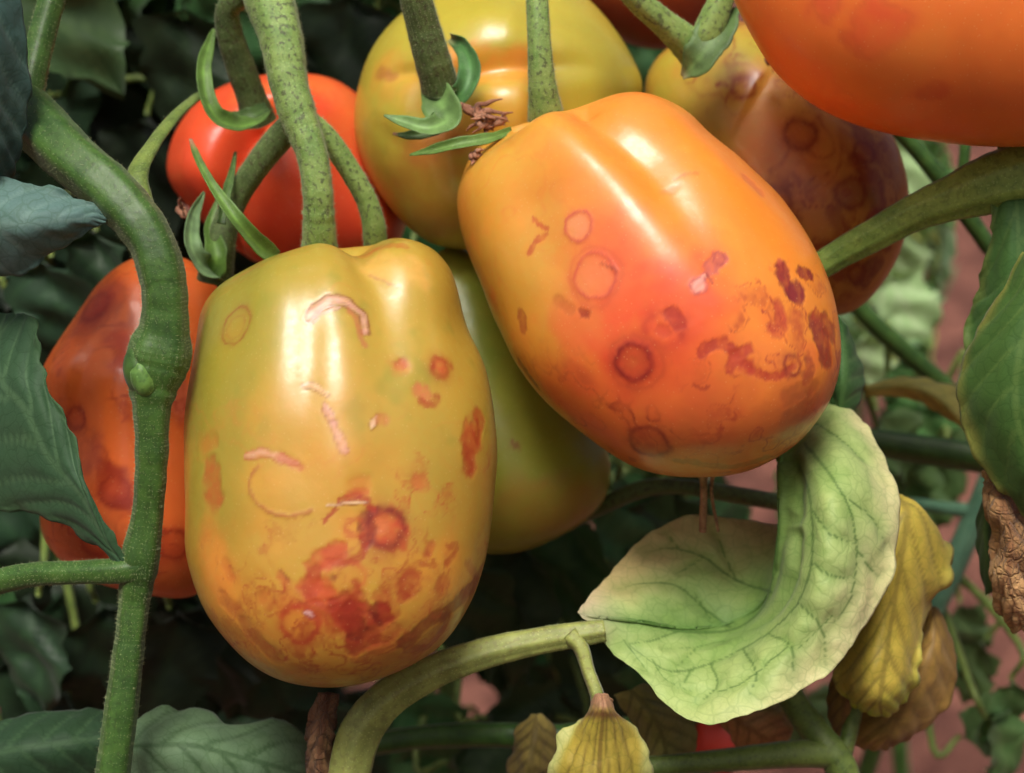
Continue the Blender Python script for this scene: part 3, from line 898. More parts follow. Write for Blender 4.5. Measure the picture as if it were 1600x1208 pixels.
T5 = tomato('big yellow green tomato with calyx facing front, top centre', [
    (556, 185), (572, 95), (616, 32), (690, -25), (790, -52), (890, -25), (955, 36), (996, 105), (1004, 150), (965, 250), (870, 345), (770, 388), (695, 388), (645, 362),
    (602, 312), (568, 252)], 48, paint_simple(lin(176, 162, 50), [
        ([(600, 110), (640, 130)], 35, lin(206, 150, 52), 0.6), ([(690, 100), (830, 100)], 26, lin(218, 140, 40), 0.75), ([(700, 230), (800, 150)], 40, lin(216, 146, 48), 0.5),
        ([(900, 60), (960, 120)], 50, lin(162, 150, 44), 0.7), ([(640, 280), (700, 340)], 50, lin(176, 106, 40), 0.5), ([(596, 112), (612, 120)], 10, lin(170, 96, 46), 0.6),
        ([(650, 230), (700, 215)], 22, lin(196, 112, 50), 0.6), ([(580, 200), (590, 260)], 25, lin(150, 150, 44), 0.5)], 41),
    0, 240, 200, 0.85, seed=15, lump=4, shear=-0.15, bumps=[
    ([(735, 112), (800, 104), (900, 100), (980, 110)], 22, -20), ([(640, 112), (600, 118)], 14, -9), ([(690, 170), (720, 180)], 38, -22), ([(770, 45), (800, 48), (850, 50)], 58, 18), ([(790, 165), (815, 170), (850, 170)], 48, 20), ([(630, 170), (610, 220)], 40, 8), ([(700, 240), (720, 330)], 22, -8)])

T6 = tomato('green to rusty orange tomato shaded under the upper right fruit', [
    (1012, 118), (1040, 70), (1095, 45), (1160, 30), (1250, 70), (1335, 150), (1388, 210), (1410, 290), (1402, 380), (1368, 450), (1312, 494), (1240, 480), (1150, 410),
    (1075, 310), (1020, 200)], 47, paint_simple(lin(184, 124, 44), [
        ([(1060, 110), (1120, 90)], 70, lin(164, 146, 48), 0.9), ([(1080, 170), (1140, 180)], 50, lin(166, 138, 46), 0.7), ([(1200, 230), (1230, 290)], 60, lin(188, 88, 36), 0.5),
        ([(1340, 250), (1370, 300), (1380, 380)], 14, lin(134, 54, 24), 0.7), ([(1300, 330), (1320, 380), (1310, 430)], 11, lin(138, 60, 26), 0.7), ([(1340, 200), (1365, 240)], 14, lin(136, 54, 24), 0.6),
        ([(1330, 300), (1355, 310)], 16, lin(150, 110, 44), 0.6), ([(1370, 410), (1350, 440)], 12, lin(120, 50, 30), 0.7), ([(1150, 120), (1190, 115)], 9, lin(170, 90, 40), 0.5), ([(1240, 420), (1280, 350)], 30, lin(170, 104, 42), 0.5)], 51, 0.8, lin(132, 56, 24), [(1160, 135, 18), (1250, 210, 22), (1330, 300, 22), (1370, 350, 18), (1290, 400, 20), (1210, 320, 24), (1350, 240, 16), (1340, 430, 14)]),
    30, 220, 180, 0.85, seed=18, lump=4, skin=M_SKIN2, shear=-0.15, bumps=[([(1165, 150), (1180, 160)], 60, 7), ([(1150, 60), (1220, 140), (1300, 260)], 50, 8)])

T7 = tomato('shaded green tomato half hidden between the two front fruits', [
    (680, 402), (722, 390), (785, 440), (860, 560), (925, 660), (953, 730), (932, 798), (870, 840), (790, 862), (715, 850), (655, 790), (632, 650), (645, 490)], 50,
    paint_simple(lin(140, 142, 46), [([(820, 800), (900, 800)], 50, lin(160, 112, 46), 0.5), ([(800, 690), (810, 696)], 4, BROWN, 0.7), ([(720, 480), (740, 560)], 40, lin(112, 130, 38), 0.6)], 61), 20, 160, 140, 0.8, seed=22, skin=M_SKIN2)

T8 = tomato('large smooth orange tomato cut off at the upper right corner', [
    (1136, -40), (1176, 50), (1218, 112), (1270, 158), (1330, 188), (1400, 208), (1480, 221), (1560, 228), (1640, 224), (1720, 190), (1775, 100), (1775, -50), (1700, -150), (1500, -215),
    (1290, -200), (1170, -125)], -2, paint_simple(lin(214, 108, 38), [
        ([(1320, 60), (1340, 75)], 12, lin(196, 74, 36), 0.6), ([(1440, 150), (1470, 140)], 14, lin(196, 78, 36), 0.5), ([(1290, 0), (1290, 5)], 26, lin(206, 84, 44), 0.7), ([(1370, 45), (1385, 30)], 36, lin(206, 78, 40), 0.7), ([(1320, 130), (1420, 100)], 60, lin(212, 122, 46), 0.5), ([(1200, 60), (1300, 150)], 35, lin(216, 100, 44), 0.5)], 71),
    90, 220, 180, 0.9, seed=25, lump=3, skin=M_SKIN2)

T9 = tomato('dark rust red tomato in shade at the top edge', [
    (862, -60), (900, 18), (950, 52), (1010, 72), (1062, 68), (1105, 38), (1150, -20), (1130, -100), (1000, -150), (880, -120)], 84,
    paint_simple(lin(150, 66, 32), [], 81), 0, 110, 90, 0.85, seed=28, skin=M_SKIN2)

T10 = tomato('small red tomato far below the curled leaf', [(1072, 1150), (1085, 1110), (1120, 1098), (1156, 1112), (1168, 1150), (1160, 1190), (1120, 1210), (1082, 1194)], 150,
    paint_simple(lin(214, 58, 30), [], 91), 0, 60, 50, 1.0, seed=31)
T11 = tomato('small red orange tomato low behind the forked yellow petiole', [(928, 1070), (938, 1048), (962, 1040), (984, 1052), (990, 1078), (980, 1100), (956, 1108), (934, 1096)], 170,
    paint_simple(lin(206, 70, 34), [], 95), 0, 60, 50, 1.0, seed=33)

# ------------------------------------------------------------------ sepals and dried flowers (parts of their fruit)
G_SEP = lin(86, 118, 48); G_SEPD = lin(64, 90, 38); TIPB = lin(170, 120, 90)
ribbon('sepal', [(432, 404, 6, 30), (405, 385, 2, 34), (370, 345, -2, 26), (335, 295, 0, 20), (310, 250, 4, 14), (297, 218, 8, 4)], M_SEPAL, T1, twist=0.5, cup=0.5, col=G_SEP, tip=TIPB)
ribbon('sepal', [(345, 350, 12, 16), (352, 310, 14, 18), (362, 270, 18, 12), (368, 238, 22, 3)], M_SEPAL, T1, twist=0.3, cup=0.4, col=G_SEPD)
# calyx of the left orange fruit: pale pointed sepals standing up
ribbon('sepal', [(345, 430, 22, 40), (315, 415, 16, 44), (298, 380, 14, 34), (302, 335, 18, 24), (318, 300, 22, 4)], M_SEPAL, T3, twist=0.8, cup=0.5, col=lin(112, 142, 96))
ribbon('sepal', [(330, 432, 20, 44), (338, 400, 18, 40), (330, 350, 22, 22), (340, 310, 24, 5)], M_SEPAL, T3, twist=0.2, cup=0.5, col=G_SEP)
# red fruit: one big sepal hooking round
ribbon('sepal', [(425, 172, 30, 14), (405, 190, 24, 40), (370, 198, 20, 46), (338, 184, 18, 40), (322, 150, 18, 34), (318, 105, 20, 28), (328, 66, 24, 18), (334, 46, 26, 5)], M_SEPAL, T4, twist=(0.9, 0.2), cup=0.5, col=G_SEP)
ribbon('sepal', [(420, 170, 30, 30), (390, 182, 28, 34), (360, 180, 30, 20), (340, 172, 32, 6)], M_SEPAL, T4, twist=0.3, cup=0.2, col=G_SEPD)
# top centre fruit
ribbon('sepal', [(668, 130, 16, 30), (688, 160, 12, 72), (698, 188, 10, 60), (668, 200, 8, 34), (632, 191, 9, 22), (600, 180, 10, 4)], M_SEPAL, T5, twist=0.35, cup=0.35, col=lin(98, 130, 70))
ribbon('sepal', [(695, 196, 13, 20), (670, 208, 12, 22), (640, 212, 12, 16), (614, 209, 13, 4)], M_SEPAL, T5, twist=0.2, cup=0.5, col=G_SEPD, tip=TIPB)
ribbon('sepal', [(690, 165, 16, 30), (722, 145, 13, 40), (736, 110, 14, 40), (725, 75, 17, 34), (705, 58, 20, 16)], M_SEPAL, T5, twist=(0.2, -0.7), cup=0.6, col=lin(70, 112, 58), tip=lin(140, 140, 90))
ribbon('sepal', [(800, 205, 9, 14), (765, 216, 6, 20), (720, 224, 5, 24), (680, 234, 6, 18), (640, 242, 8, 4)], M_SEPAL, T2, twist=0.3, cup=0.4, col=G_SEP)
# upper right fruit: flat calyx
ribbon('sepal', [(1138, 10, 22, 56), (1116, 56, 19, 74), (1092, 92, 19, 64), (1066, 120, 23, 12)], M_SEPAL, T6, twist=0.3, cup=0.3, col=lin(88, 116, 64), tip=lin(150, 150, 110))

def dried_flower(parent, cx, cy, d, size, n, seed):
    r = random.Random(seed)
    VV, FF = [], []
    for k in range(n):
        a = r.uniform(0, 6.28)
        pts = [P(cx + r.uniform(-.2, .2) * size, cy + r.uniform(-.2, .2) * size, d)]
        x, y, z = cx, cy, d
        for j in range(4):
            a += r.uniform(-1.3, 1.3)
            x += math.cos(a) * size * 0.3; y += math.sin(a) * size * 0.2; z += r.uniform(-1.2, 0.9)
            pts.append(P(x, y, z))
        V, F, caps = tube_mesh(pts, [PXM * w for w in (4.5, 5.5, 4, 3, 1)], 6, 20, 0.3, 2, 0.3, seed + k, flat=0.5)
        b = sum(len(v) for v in VV)
        VV.append(V); FF += [tuple(i + b for i in f) for f in F.tolist() + caps]
    return make_obj('dried_flower', np.concatenate(VV), FF, M_DRY, parent)
dried_flower(T5, 745, 175, 12, 48, 9, 4)
dried_flower(T5, 770, 192, 11, 34, 5, 9)
dried_flower(T2, 738, 242, 6, 20, 5, 14)
dried_flower(T3, 280, 325, 30, 24, 4, 20)
dried_flower(T6, 1198, 96, 26, 18, 4, 24)
# withered style under the orange fruit
tube('blossom_thread', [(1098, 735, 12, 16), (1100, 765, 16, 12), (1098, 830, 20, 12)], M_DRY, T2, 8)
tube('blossom_thread', [(1116, 735, 12, 7), (1112, 770, 16, 6), (1122, 830, 20, 5)], M_DRY, T2, 6)
SB = thing('shaded_branch', P(900, 810, 55), 'thin dark brown branch passing behind the hanging blossom thread', 'branch')
tube('branch', [(860, 830, 62, 26), (930, 795, 56, 26), (1000, 765, 52, 28), (1060, 760, 50, 24), (1130, 770, 50, 26), (1250, 790, 54, 28)], M_STALKDK, SB, 12)

# ------------------------------------------------------------------ stems and stalks
def stalk(name, label, cat, base, group=None):
    return thing(name, base, label, cat, group)

ST = thing('vine_stem', P(170, 1240, -8), 'thick hairy green vine stem bending down at left', 'stem')
tube('stem', [(-30, 120, 16, 84), (30, 165, 4, 90), (105, 240, -8, 82), (180, 305, -13, 78), (232, 370, -15, 72), (255, 440, -15, 70), (257, 505, -14, 74), (250, 550, -13, 96), (241, 592, -13, 84), (237, 640, -13, 58), (237, 710, -12, 50), (231, 800, -10, 47),
              (219, 872, -9, 60), (211, 930, -8, 48), (203, 1000, -8, 46), (192, 1090, -8, 50), (172, 1240, -8, 54)], M_STEM, ST, 30, hairs=15000, hair_len=6, n=170, rib=0.06, ribn=5, lump=0.06)
tube('side_shoot', [(40, 190, 2, 60), (46, 140, 4, 48), (62, 70, 6, 42), (92, -40, 8, 40)], M_STEM, ST, 18, hairs=2500, hair_len=6)
tube('axil_shoot', [(222, 330, -8, 40), (214, 275, -4, 36), (240, 225, 4, 26), (275, 180, 14, 22), (310, 150, 24, 18)], M_BRANCH, ST, 14, hairs=800, hair_len=5, flat=0.6)
def dome(name, x, y, d, rx, ry, rz, mat, parent, tilt=0.0, seed=1):
    th = np.linspace(0, math.pi, 22); ph = np.linspace(0, 2 * math.pi, 28, endpoint=False)
    A, B = np.meshgrid(th, ph, indexing='ij')
    u, v, w = np.sin(A) * np.cos(B), np.sin(A) * np.sin(B), np.cos(A)
    ct, st = math.cos(tilt), math.sin(tilt)
    X, Y = (u * rx).ravel(), (v * ry).ravel()
    V = P(x, y, d) + ((X * ct - Y * st) * PXM)[:, None] * RGT + ((X * st + Y * ct) * PXM)[:, None] * UPV - (w.ravel() * rz * PXM)[:, None] * FWD
    V = V + 2.0 * PXM * fbm(V / (14 * PXM), seed, 2)[:, None] * (-FWD)
    o = make_obj(name, V, grid_faces(22, 28, True), mat, parent)
    return o
SC = dome('leaf_scar', 229, 580, -14, 34, 44, 36, M_STEM, ST, 0.25, 3)
dome('scar_centre', 224, 590, -16.2, 19, 30, 20, stem_material('scar_pale_green', tuple(lin(100, 136, 62)), tuple(lin(66, 104, 44)), tuple(lin(56, 84, 38)), 0.5), SC, 0.25, 5)
tube('side_branch', [(222, 885, -9, 52), (190, 892, -10, 42), (120, 895, -8, 36), (40, 900, -4, 38), (-60, 925, 2, 44)], M_STEM, ST, 18, hairs=2500, hair_len=6)

TR = thing('fruit_stalk', P(420, -40, 14), 'pale speckled forked stalk rising from the yellow green front tomato', 'stalk', 'fruit stalks')
tube('stalk', [(405, -50, 18, 84), (420, -5, 14, 78), (440, 60, 10, 66), (452, 130, 8, 60), (470, 190, 7, 56), (488, 240, 6, 48), (497, 300, 6, 46), (499, 350, 8, 50), (500, 405, 12, 58)], M_TRUSS, TR, 24, hairs=9000, hair_len=8, n=110, lump=0.06)
tube('fork', [(478, 185, 10, 34), (512, 215, 12, 34), (545, 262, 14, 33), (572, 310, 16, 33), (584, 350, 18, 36), (588, 400, 22, 38)], M_TRUSS, TR, 18, hairs=2600, hair_len=7)
tube('fork', [(478, 180, 12, 46), (440, 212, 16, 44), (402, 258, 19, 40), (368, 312, 22, 38), (348, 366, 22, 44), (335, 440, 24, 58)], M_STALKDK, TR, 18, hairs=3000, hair_len=7)
tube('fork', [(420, -30, 18, 60), (385, -14, 20, 48), (356, 12, 22, 36), (358, 50, 25, 40), (374, 100, 29, 44), (392, 150, 33, 46), (404, 190, 36, 56)], M_STALKDK, TR, 18, hairs=2600, hair_len=7)

TS = thing('fruit_stalk', P(630, -60, 4), 'thick dark mottled stalk ending in the top centre calyx', 'stalk', 'fruit stalks')
tube('stalk', [(635, -60, 2, 50), (650, -5, 5, 50), (662, 40, 8, 52), (676, 90, 11, 56), (690, 138, 15, 60)], M_STALKDK, TS, 22, hairs=4500, hair_len=7)
TU = thing('fruit_stalk', P(840, -60, 8), 'straight pale green stalk standing on the tilted orange tomato', 'stalk', 'fruit stalks')
tube('stalk', [(838, -60, 10, 36), (840, 0, 9, 35), (843, 60, 8, 36), (847, 120, 9, 42), (852, 165, 11, 52), (856, 200, 14, 62)], M_TRUSS, TU, 20, hairs=4500, hair_len=6)
TV = thing('fruit_stalk', P(960, -40, 20), 'short green stalk slanting to the shaded tomato, top right', 'stalk', 'fruit stalks')
tube('stalk', [(960, -40, 14, 36), (998, 2, 17, 38), (1040, 38, 20, 42), (1078, 72, 23, 54), (1092, 96, 25, 50)], M_TRUSS, TV, 18, hairs=2500, hair_len=6)
tube('fork', [(1150, -50, 20, 36), (1128, 0, 20, 40), (1108, 50, 21, 48), (1090, 88, 23, 40)], M_TRUSS, TV, 18, hairs=1500, hair_len=6)

BR = thing('leaf_branch', P(1640, 250, 8), 'dull green branch crossing in front of the shaded tomato at right', 'branch')
tube('branch', [(1275, 420, 22, 40), (1320, 392, 20, 46), (1370, 365, 17, 50), (1430, 332, 14, 56), (1500, 305, 11, 74), (1560, 285, 9, 96), (1660, 262, 8, 120)], stem_material('branch_light_green', tuple(lin(132, 158, 72)), tuple(lin(98, 128, 54)), tuple(lin(70, 88, 40)), 0.4, 0.5), BR, 24, hairs=3500, hair_len=4, rib=0.10, ribn=8, flat=0.8)

PT = thing('leaf_petiole', P(545, 1260, 4), 'pale olive petiole arching under the fruit to the curled leaf', 'petiole')
tube('petiole', [(945, 985, 2, 34), (900, 992, 2, 40), (840, 1002, 3, 42), (760, 1020, 4, 48), (680, 1048, 4, 54), (610, 1088, 4, 62), (566, 1140, 4, 68), (548, 1200, 4, 66), (545, 1260, 4, 64)], M_PETIOLE, PT, 22, n=90, rib=0.10, ribn=6, hairs=2500, hair_len=4)
tube('leaflet_stalk', [(890, 992, 1, 30), (908, 1012, 0, 24), (920, 1050, -1, 20), (934, 1088, -2, 22), (940, 1125, -2, 30)], M_PETIOLE, PT, 14, rib=0.12)

BS = thing('lower_branch', P(1010, 1195, 30), 'olive green forked branch along the bottom right edge', 'branch')
tube('branch', [(985, 1200, 26, 32), (1060, 1194, 26, 32), (1150, 1186, 26, 36), (1240, 1178, 26, 42), (1305, 1178, 27, 44)], M_BRANCH, BS, 16, hairs=800, hair_len=4)
tube('fork', [(1220, 1060, 34, 40), (1250, 1110, 31, 44), (1285, 1155, 28, 46), (1310, 1190, 27, 50), (1330, 1240, 27, 48)], M_BRANCH, BS, 16, hairs=600, hair_len=4)
tube('fork', [(1312, 1210, 27, 24), (1326, 1150, 29, 26), (1340, 1090, 31, 24)], M_BRANCH, BS, 12)

BC = thing('low_stem', P(1000, 1140, 60), 'dark green stem lying level behind the pale olive petiole, bottom', 'stem')
tube('stem', [(570, 1165, 66, 34), (660, 1152, 62, 36), (760, 1148, 58, 38), (860, 1150, 56, 36), (960, 1140, 56, 32), (1040, 1120, 58, 28)], M_STEM, BC, 14, hairs=600, hair_len=4)
RB = thing('side_branch', P(1360, 690, 90), 'smooth green horizontal branch behind the curled leaf, right', 'branch')
tube('branch', [(1300, 680, 90, 40), (1380, 692, 88, 44), (1460, 704, 85, 46), (1560, 718, 82, 48), (1680, 735, 80, 50)], M_STEM, RB, 14)
RC = thing('slender_stem', P(1330, 470, 120), 'thin green stem slanting down beside the orange tomato, right', 'stem')
tube('stem', [(1310, 440, 115, 26), (1350, 490, 118, 28), (1410, 545, 122, 30), (1475, 600, 126, 26), (1520, 640, 130, 20)], M_STEM, RC, 12)
RD = thing('hanging_stem', P(1440, 1000, 120), 'blue green drooping stem against the bare soil, right', 'stem')
tube('stem', [(1550, 740, 118, 34), (1530, 790, 120, 36), (1505, 850, 122, 38), (1478, 910, 124, 38), (1455, 960, 126, 34), (1435, 1020, 130, 30)], M_BLUESTEM, RD, 12)
tube('fork', [(1520, 800, 120, 26), (1480, 795, 124, 20), (1440, 790, 130, 20), (1400, 786, 136, 18)], M_BLUESTEM, RD, 10)
RE = thing('crossing_stem', P(1410, 210, 60), 'dark green stem crossing behind the branch under the upper right fruit', 'stem')
tube('stem', [(1395, 195, 70, 24), (1430, 232, 72, 26), (1470, 280, 74, 28), (1510, 335, 76, 28), (1548, 390, 78, 26)], M_STEM, RE, 12)
tube('fork', [(1505, 180, 74, 18), (1508, 230, 74, 18), (1502, 290, 76, 18)], M_STEM, RE, 10)

# ------------------------------------------------------------------ leaves near the fruit
def leaf_thing(name, base, label):
    return thing(name, base, label, 'leaf', None)

def paint_curled(s, S_, T_):
    n = noise_px(s, 60, 3); n2 = noise_px(s, 24, 7)
    p = Paint(s, np.repeat(lin(178, 198, 124)[None], len(s.V), 0))
    a = np.abs(T_)
    right = T_ > 0
    p.lay(0.85 * (1 - sstep(0.10, 0.7, a + 0.2 * n)), lin(88, 136, 60))
    p.lay(0.5 * sstep(0.0, 0.5, n2), lin(140, 172, 90))
    p.lay(np.where(right, 0.8 * sstep(0.72, 1.0, a + 0.15 * n) * sstep(0.2, 0.5, S_), 0), lin(226, 216, 164))
    p.lay(np.where(~right, 0.9 * sstep(0.45, 0.95, a + 0.15 * n), 0), lin(200, 178, 124))
    p.lay(0.8 * (1 - sstep(0.0, 0.1, S_)), lin(206, 190, 164))
    p.lay(np.where(right, np.exp(-((a - 0.16) / 0.10) ** 2) * sstep(0.5, 0.65, S_) * 0.7, 0), lin(140, 160, 62))
    veins = [
        ([(925, 962), (1000, 973), (1070, 985), (1140, 983), (1185, 955), (1210, 905), (1218, 840), (1220, 770), (1216, 725)], 5.0),
        ([(1240, 720), (1262, 770), (1268, 840), (1262, 900), (1235, 955), (1180, 1000), (1110, 1035), (1050, 1048), (1000, 1020), (965, 990)], 4.0),
        ([(1255, 690), (1300, 745), (1330, 800), (1340, 870), (1328, 940), (1290, 990)], 3.2),
        ([(1275, 660), (1320, 690), (1350, 720)], 2.4), ([(1330, 780), (1365, 810), (1385, 850)], 2.2), ([(1340, 860), (1372, 900)], 2.0),
        ([(1268, 800), (1300, 835), (1338, 850)], 2.2), ([(1268, 880), (1300, 900), (1335, 905)], 2.2),
        ([(1245, 940), (1285, 985), (1290, 1040)], 2.4), ([(1200, 990), (1235, 1010), (1240, 1060)], 2.2), ([(1160, 1012), (1180, 1050), (1172, 1085)], 2.4),
        ([(1110, 1035), (1120, 1070), (1090, 1100)], 2.4), ([(1230, 1010), (1160, 1065), (1100, 1085)], 2.2), ([(1300, 965), (1240, 1020)], 2.0),
        ([(1085, 1042), (1060, 1075)], 1.8), ([(1020, 1030), (1040, 1060), (1080, 1080)], 1.8), ([(975, 1000), (1010, 1045)], 1.8),
        ([(1205, 925), (1150, 905), (1100, 870), (1050, 856), (1010, 862)], 3.4), ([(1140, 978), (1100, 950), (1060, 915), (1010, 910), (965, 918)], 3.4),
        ([(1110, 965), (1085, 925)], 2.2), ([(1100, 870), (1060, 895)], 1.8), ([(1150, 905), (1130, 860), (1120, 835)], 2.0), ([(1060, 985), (1020, 1000), (985, 1005)], 2.2),
        ([(1130, 1000), (1085, 1010), (1040, 1012)], 2.0), ([(1060, 856), (1040, 830)], 1.6), ([(1090, 1010), (1060, 1040)], 1.6)]
    dmin = np.full(len(s.V), 1e3)
    for pts, w in veins:
        d, f = s.near(pts, step=3, wob=1.0, wf=14, seed=2, param=True)
        wf_ = 0.85 * w * (1 - 0.72 * f) if w < 4.5 else 0.8 * w * (0.55 + 0.45 * sstep(0.0, 0.3, f))
        p.lay((1 - sstep(wf_ * 0.5, wf_ * 1.3, d)) * 0.74 * (1 - 0.6 * sstep(0.75, 1, f)) * sstep(0.02, 0.12, S_), lin(56, 90, 38) if w > 2 else lin(78, 112, 50))
        dmin = np.minimum(dmin, d * (4 / (w + 2)))
    p.lay(np.exp(-(dmin / 12) ** 2) * 0.35, lin(112, 150, 70))
    p.h += 5.0 * (1 - np.exp(-(dmin / 14) ** 2)) - 2.5
    ch = s.near([(1232, 700), (1243, 770), (1244, 850), (1232, 920), (1195, 970), (1130, 1008)], step=4)
    p.h -= 13 * np.exp(-(ch / 17) ** 2) * sstep(0.3, 0.5, S_)
    p.lay(np.exp(-(ch / 16) ** 2) * 0.45, lin(104, 140, 58))
    mr = s.near(veins[0][0], step=4)
    p.h += 7 * np.exp(-(mr / 8) ** 2) * sstep(0.35, 0.5, S_)
    return p

L1 = leaf_thing('curled_leaf', P(925, 965, 2), 'pale green curled leaf with cream margin below the orange tomato')
def crease(rows):
    out = []
    for a, b, m, c, e in rows:
        mixp = lambda p, q, f: tuple(p[k] + (q[k] - p[k]) * f for k in range(3))
        out.append([a, b, mixp(m, b, 0.14), m, mixp(m, c, 0.12), c, e])
    return out
leaf_grid(crease([
    [(902, 956, 6), (904, 959, 5), (906, 961, 4), (910, 966, 3), (914, 970, 2)],
    [(948, 905, 18), (970, 935, 13), (995, 970, 8), (975, 1000, 5), (955, 1020, 4)],
    [(1000, 846, 26), (1030, 905, 20), (1066, 980, 14), (1040, 1030, 5), (1008, 1062, 1)],
    [(1075, 806, 30), (1100, 875, 26), (1130, 975, 18), (1105, 1055, 4), (1075, 1126, -4)],
    [(1150, 812, 32), (1165, 870, 28), (1182, 950, 17), (1170, 1040, 0), (1160, 1120, -6)],
    [(1225, 822, 34), (1220, 850, 27), (1208, 905, 12), (1238, 990, -3), (1262, 1072, -4)],
    [(1265, 810, 34), (1245, 820, 24), (1217, 845, 8), (1278, 910, -6), (1338, 1000, -3)],
    [(1275, 770, 33), (1248, 775, 24), (1219, 785, 8), (1300, 820, -6), (1388, 905, 1)],
    [(1275, 735, 32), (1248, 738, 25), (1217, 735, 12), (1310, 750, -2), (1404, 822, 4)],
    [(1280, 690, 34), (1260, 695, 28), (1222, 692, 20), (1310, 690, 8), (1390, 740, 10)],
    [(1290, 650, 36), (1275, 652, 32), (1250, 650, 28), (1305, 645, 20), (1355, 670, 18)],
    [(1292, 610, 40), (1290, 610, 38), (1285, 608, 36), (1300, 610, 32), (1312, 618, 30)]]),
    230, 210, paint_curled, M_LEAF, L1, edge=7, edge_f=36, crinkle=2.2, thick=1.2, seed=4)

def paint_plain(base, vein, edgec=None, ea=0.5, n=7, length=300, half=120, sweep=0.28, va=0.7, mott=None, ma=0.5, mid=5, side=3, relief=3.0, seed=3, tipc=None):
    def f(s, S_, T_):
        q = noise_px(s, 60, seed); q2 = noise_px(s, 22, seed + 3)
        p = Paint(s, np.repeat(np.asarray(base)[None], len(s.V), 0))
        p.lay(0.35 * sstep(0, 0.5, q), np.asarray(base) * 0.7)
        p.lay(0.25 * sstep(0, 0.5, q2), np.asarray(base) * 1.35)
        if mott is not None:
            p.lay(ma * sstep(-0.05, 0.35, q), mott)
        if edgec is not None:
            p.lay(ea * sstep(0.72, 1.0, np.abs(T_) + 0.15 * q), edgec)
        if tipc is not None:
            p.lay(0.9 * sstep(0.7, 0.95, S_ + 0.15 * q), tipc)
        d = pvein(S_, T_, n, sweep, length, half, mid, side)
        p.lay(va * (1 - sstep(0.3, 2.6, d)), vein)
        p.h += relief * (1 - np.exp(-(d / 10) ** 2))
        return p
    return f

DKG = lin(54, 84, 48); BLU = lin(92, 122, 116); MIDG = lin(72, 104, 58)
def simple_leaf(name, label, pts, paint, mat=None, nr=60, nc=40, parent=None, **kw):
    """pts: rows of (x, y, d), base first"""
    L = leaf_thing(name, P(*pts[0][len(pts[0]) // 2]), label)
    leaf_grid(pts, nr, nc, paint, mat or M_LEAFDK, L, **kw)
    return L

# dark leaf at right edge with its dried brown end
L2 = simple_leaf('broad_leaf', 'dark green leaf under the branch, upper one at the right edge', [
    [(1562, 225, 10), (1580, 220, 10), (1640, 220, 10)], [(1546, 345, 8), (1590, 345, 5), (1660, 350, 6)], [(1536, 440, 10), (1590, 450, 4), (1680, 460, 8)],
    [(1512, 490, 12), (1575, 500, 6), (1690, 510, 10)], [(1518, 550, 12), (1580, 560, 7), (1680, 560, 10)], [(1560, 620, 12), (1600, 625, 10), (1640, 620, 12)]],
    paint_plain(lin(66, 104, 50), lin(92, 124, 66), lin(120, 124, 60), 0.45, 6, 560, 90, 0.22, 0.5, seed=12), edge=16, edge_f=34, crinkle=4, seed=6)
L3 = simple_leaf('folded_leaf', 'dark green leaf with olive rim, in front at the right edge', [
    [(1604, 395, -4), (1620, 390, -6), (1680, 380, -4)], [(1556, 475, -2), (1615, 470, -8), (1700, 470, -4)], [(1503, 560, 2), (1590, 570, -8), (1700, 580, -4)], [(1498, 640, 3), (1590, 655, -7), (1700, 670, -3)], [(1540, 740, 3), (1620, 750, -4), (1690, 760, 0)], [(1606, 806, 4), (1624, 808, 2), (1660, 812, 2)]],
    paint_plain(lin(66, 100, 44), lin(96, 124, 62), lin(140, 138, 66), 0.7, 6, 420, 80, 0.3, 0.5, seed=15), edge=8, edge_f=30, crinkle=4, seed=9)
L4 = simple_leaf('dried_leaf', 'crumpled dry brown leaf hanging at the right edge', [
    [(1535, 735, 14), (1545, 735, 12), (1560, 740, 12)], [(1540, 790, 10), (1566, 785, 4), (1600, 800, 10)], [(1552, 850, 12), (1580, 845, 2), (1625, 850, 10)], [(1545, 905, 10), (1575, 905, 3), (1630, 910, 12)], [(1560, 960, 12), (1590, 955, 5), (1625, 960, 10)], [(1585, 990, 12), (1596, 985, 9), (1615, 985, 10)]],
    paint_plain(lin(184, 142, 94), lin(124, 82, 52), lin(140, 98, 62), 0.5, 5, 260, 45, 0.3, 0.7, mott=lin(120, 76, 46), seed=18, relief=6), mat=leaf_material('leaf_dry_brown', 300.0, 0.3, 0.1, 0.8, bump=1.0), edge=12, edge_f=18, crinkle=14, seed=11, thick=2.5)
simple_leaf('drooping_leaf', 'narrow dark green leaf drooping beside the dry brown leaf', [
    [(1560, 740, 20), (1566, 740, 19), (1572, 742, 20)], [(1530, 800, 20), (1545, 800, 14), (1566, 806, 18)], [(1528, 860, 22), (1542, 862, 16), (1560, 870, 20)], [(1540, 930, 24), (1552, 925, 22), (1560, 930, 24)]],
    paint_plain(lin(56, 92, 50), lin(80, 112, 62), None, n=4, length=190, half=20, seed=19), nr=40, nc=20, seed=12)

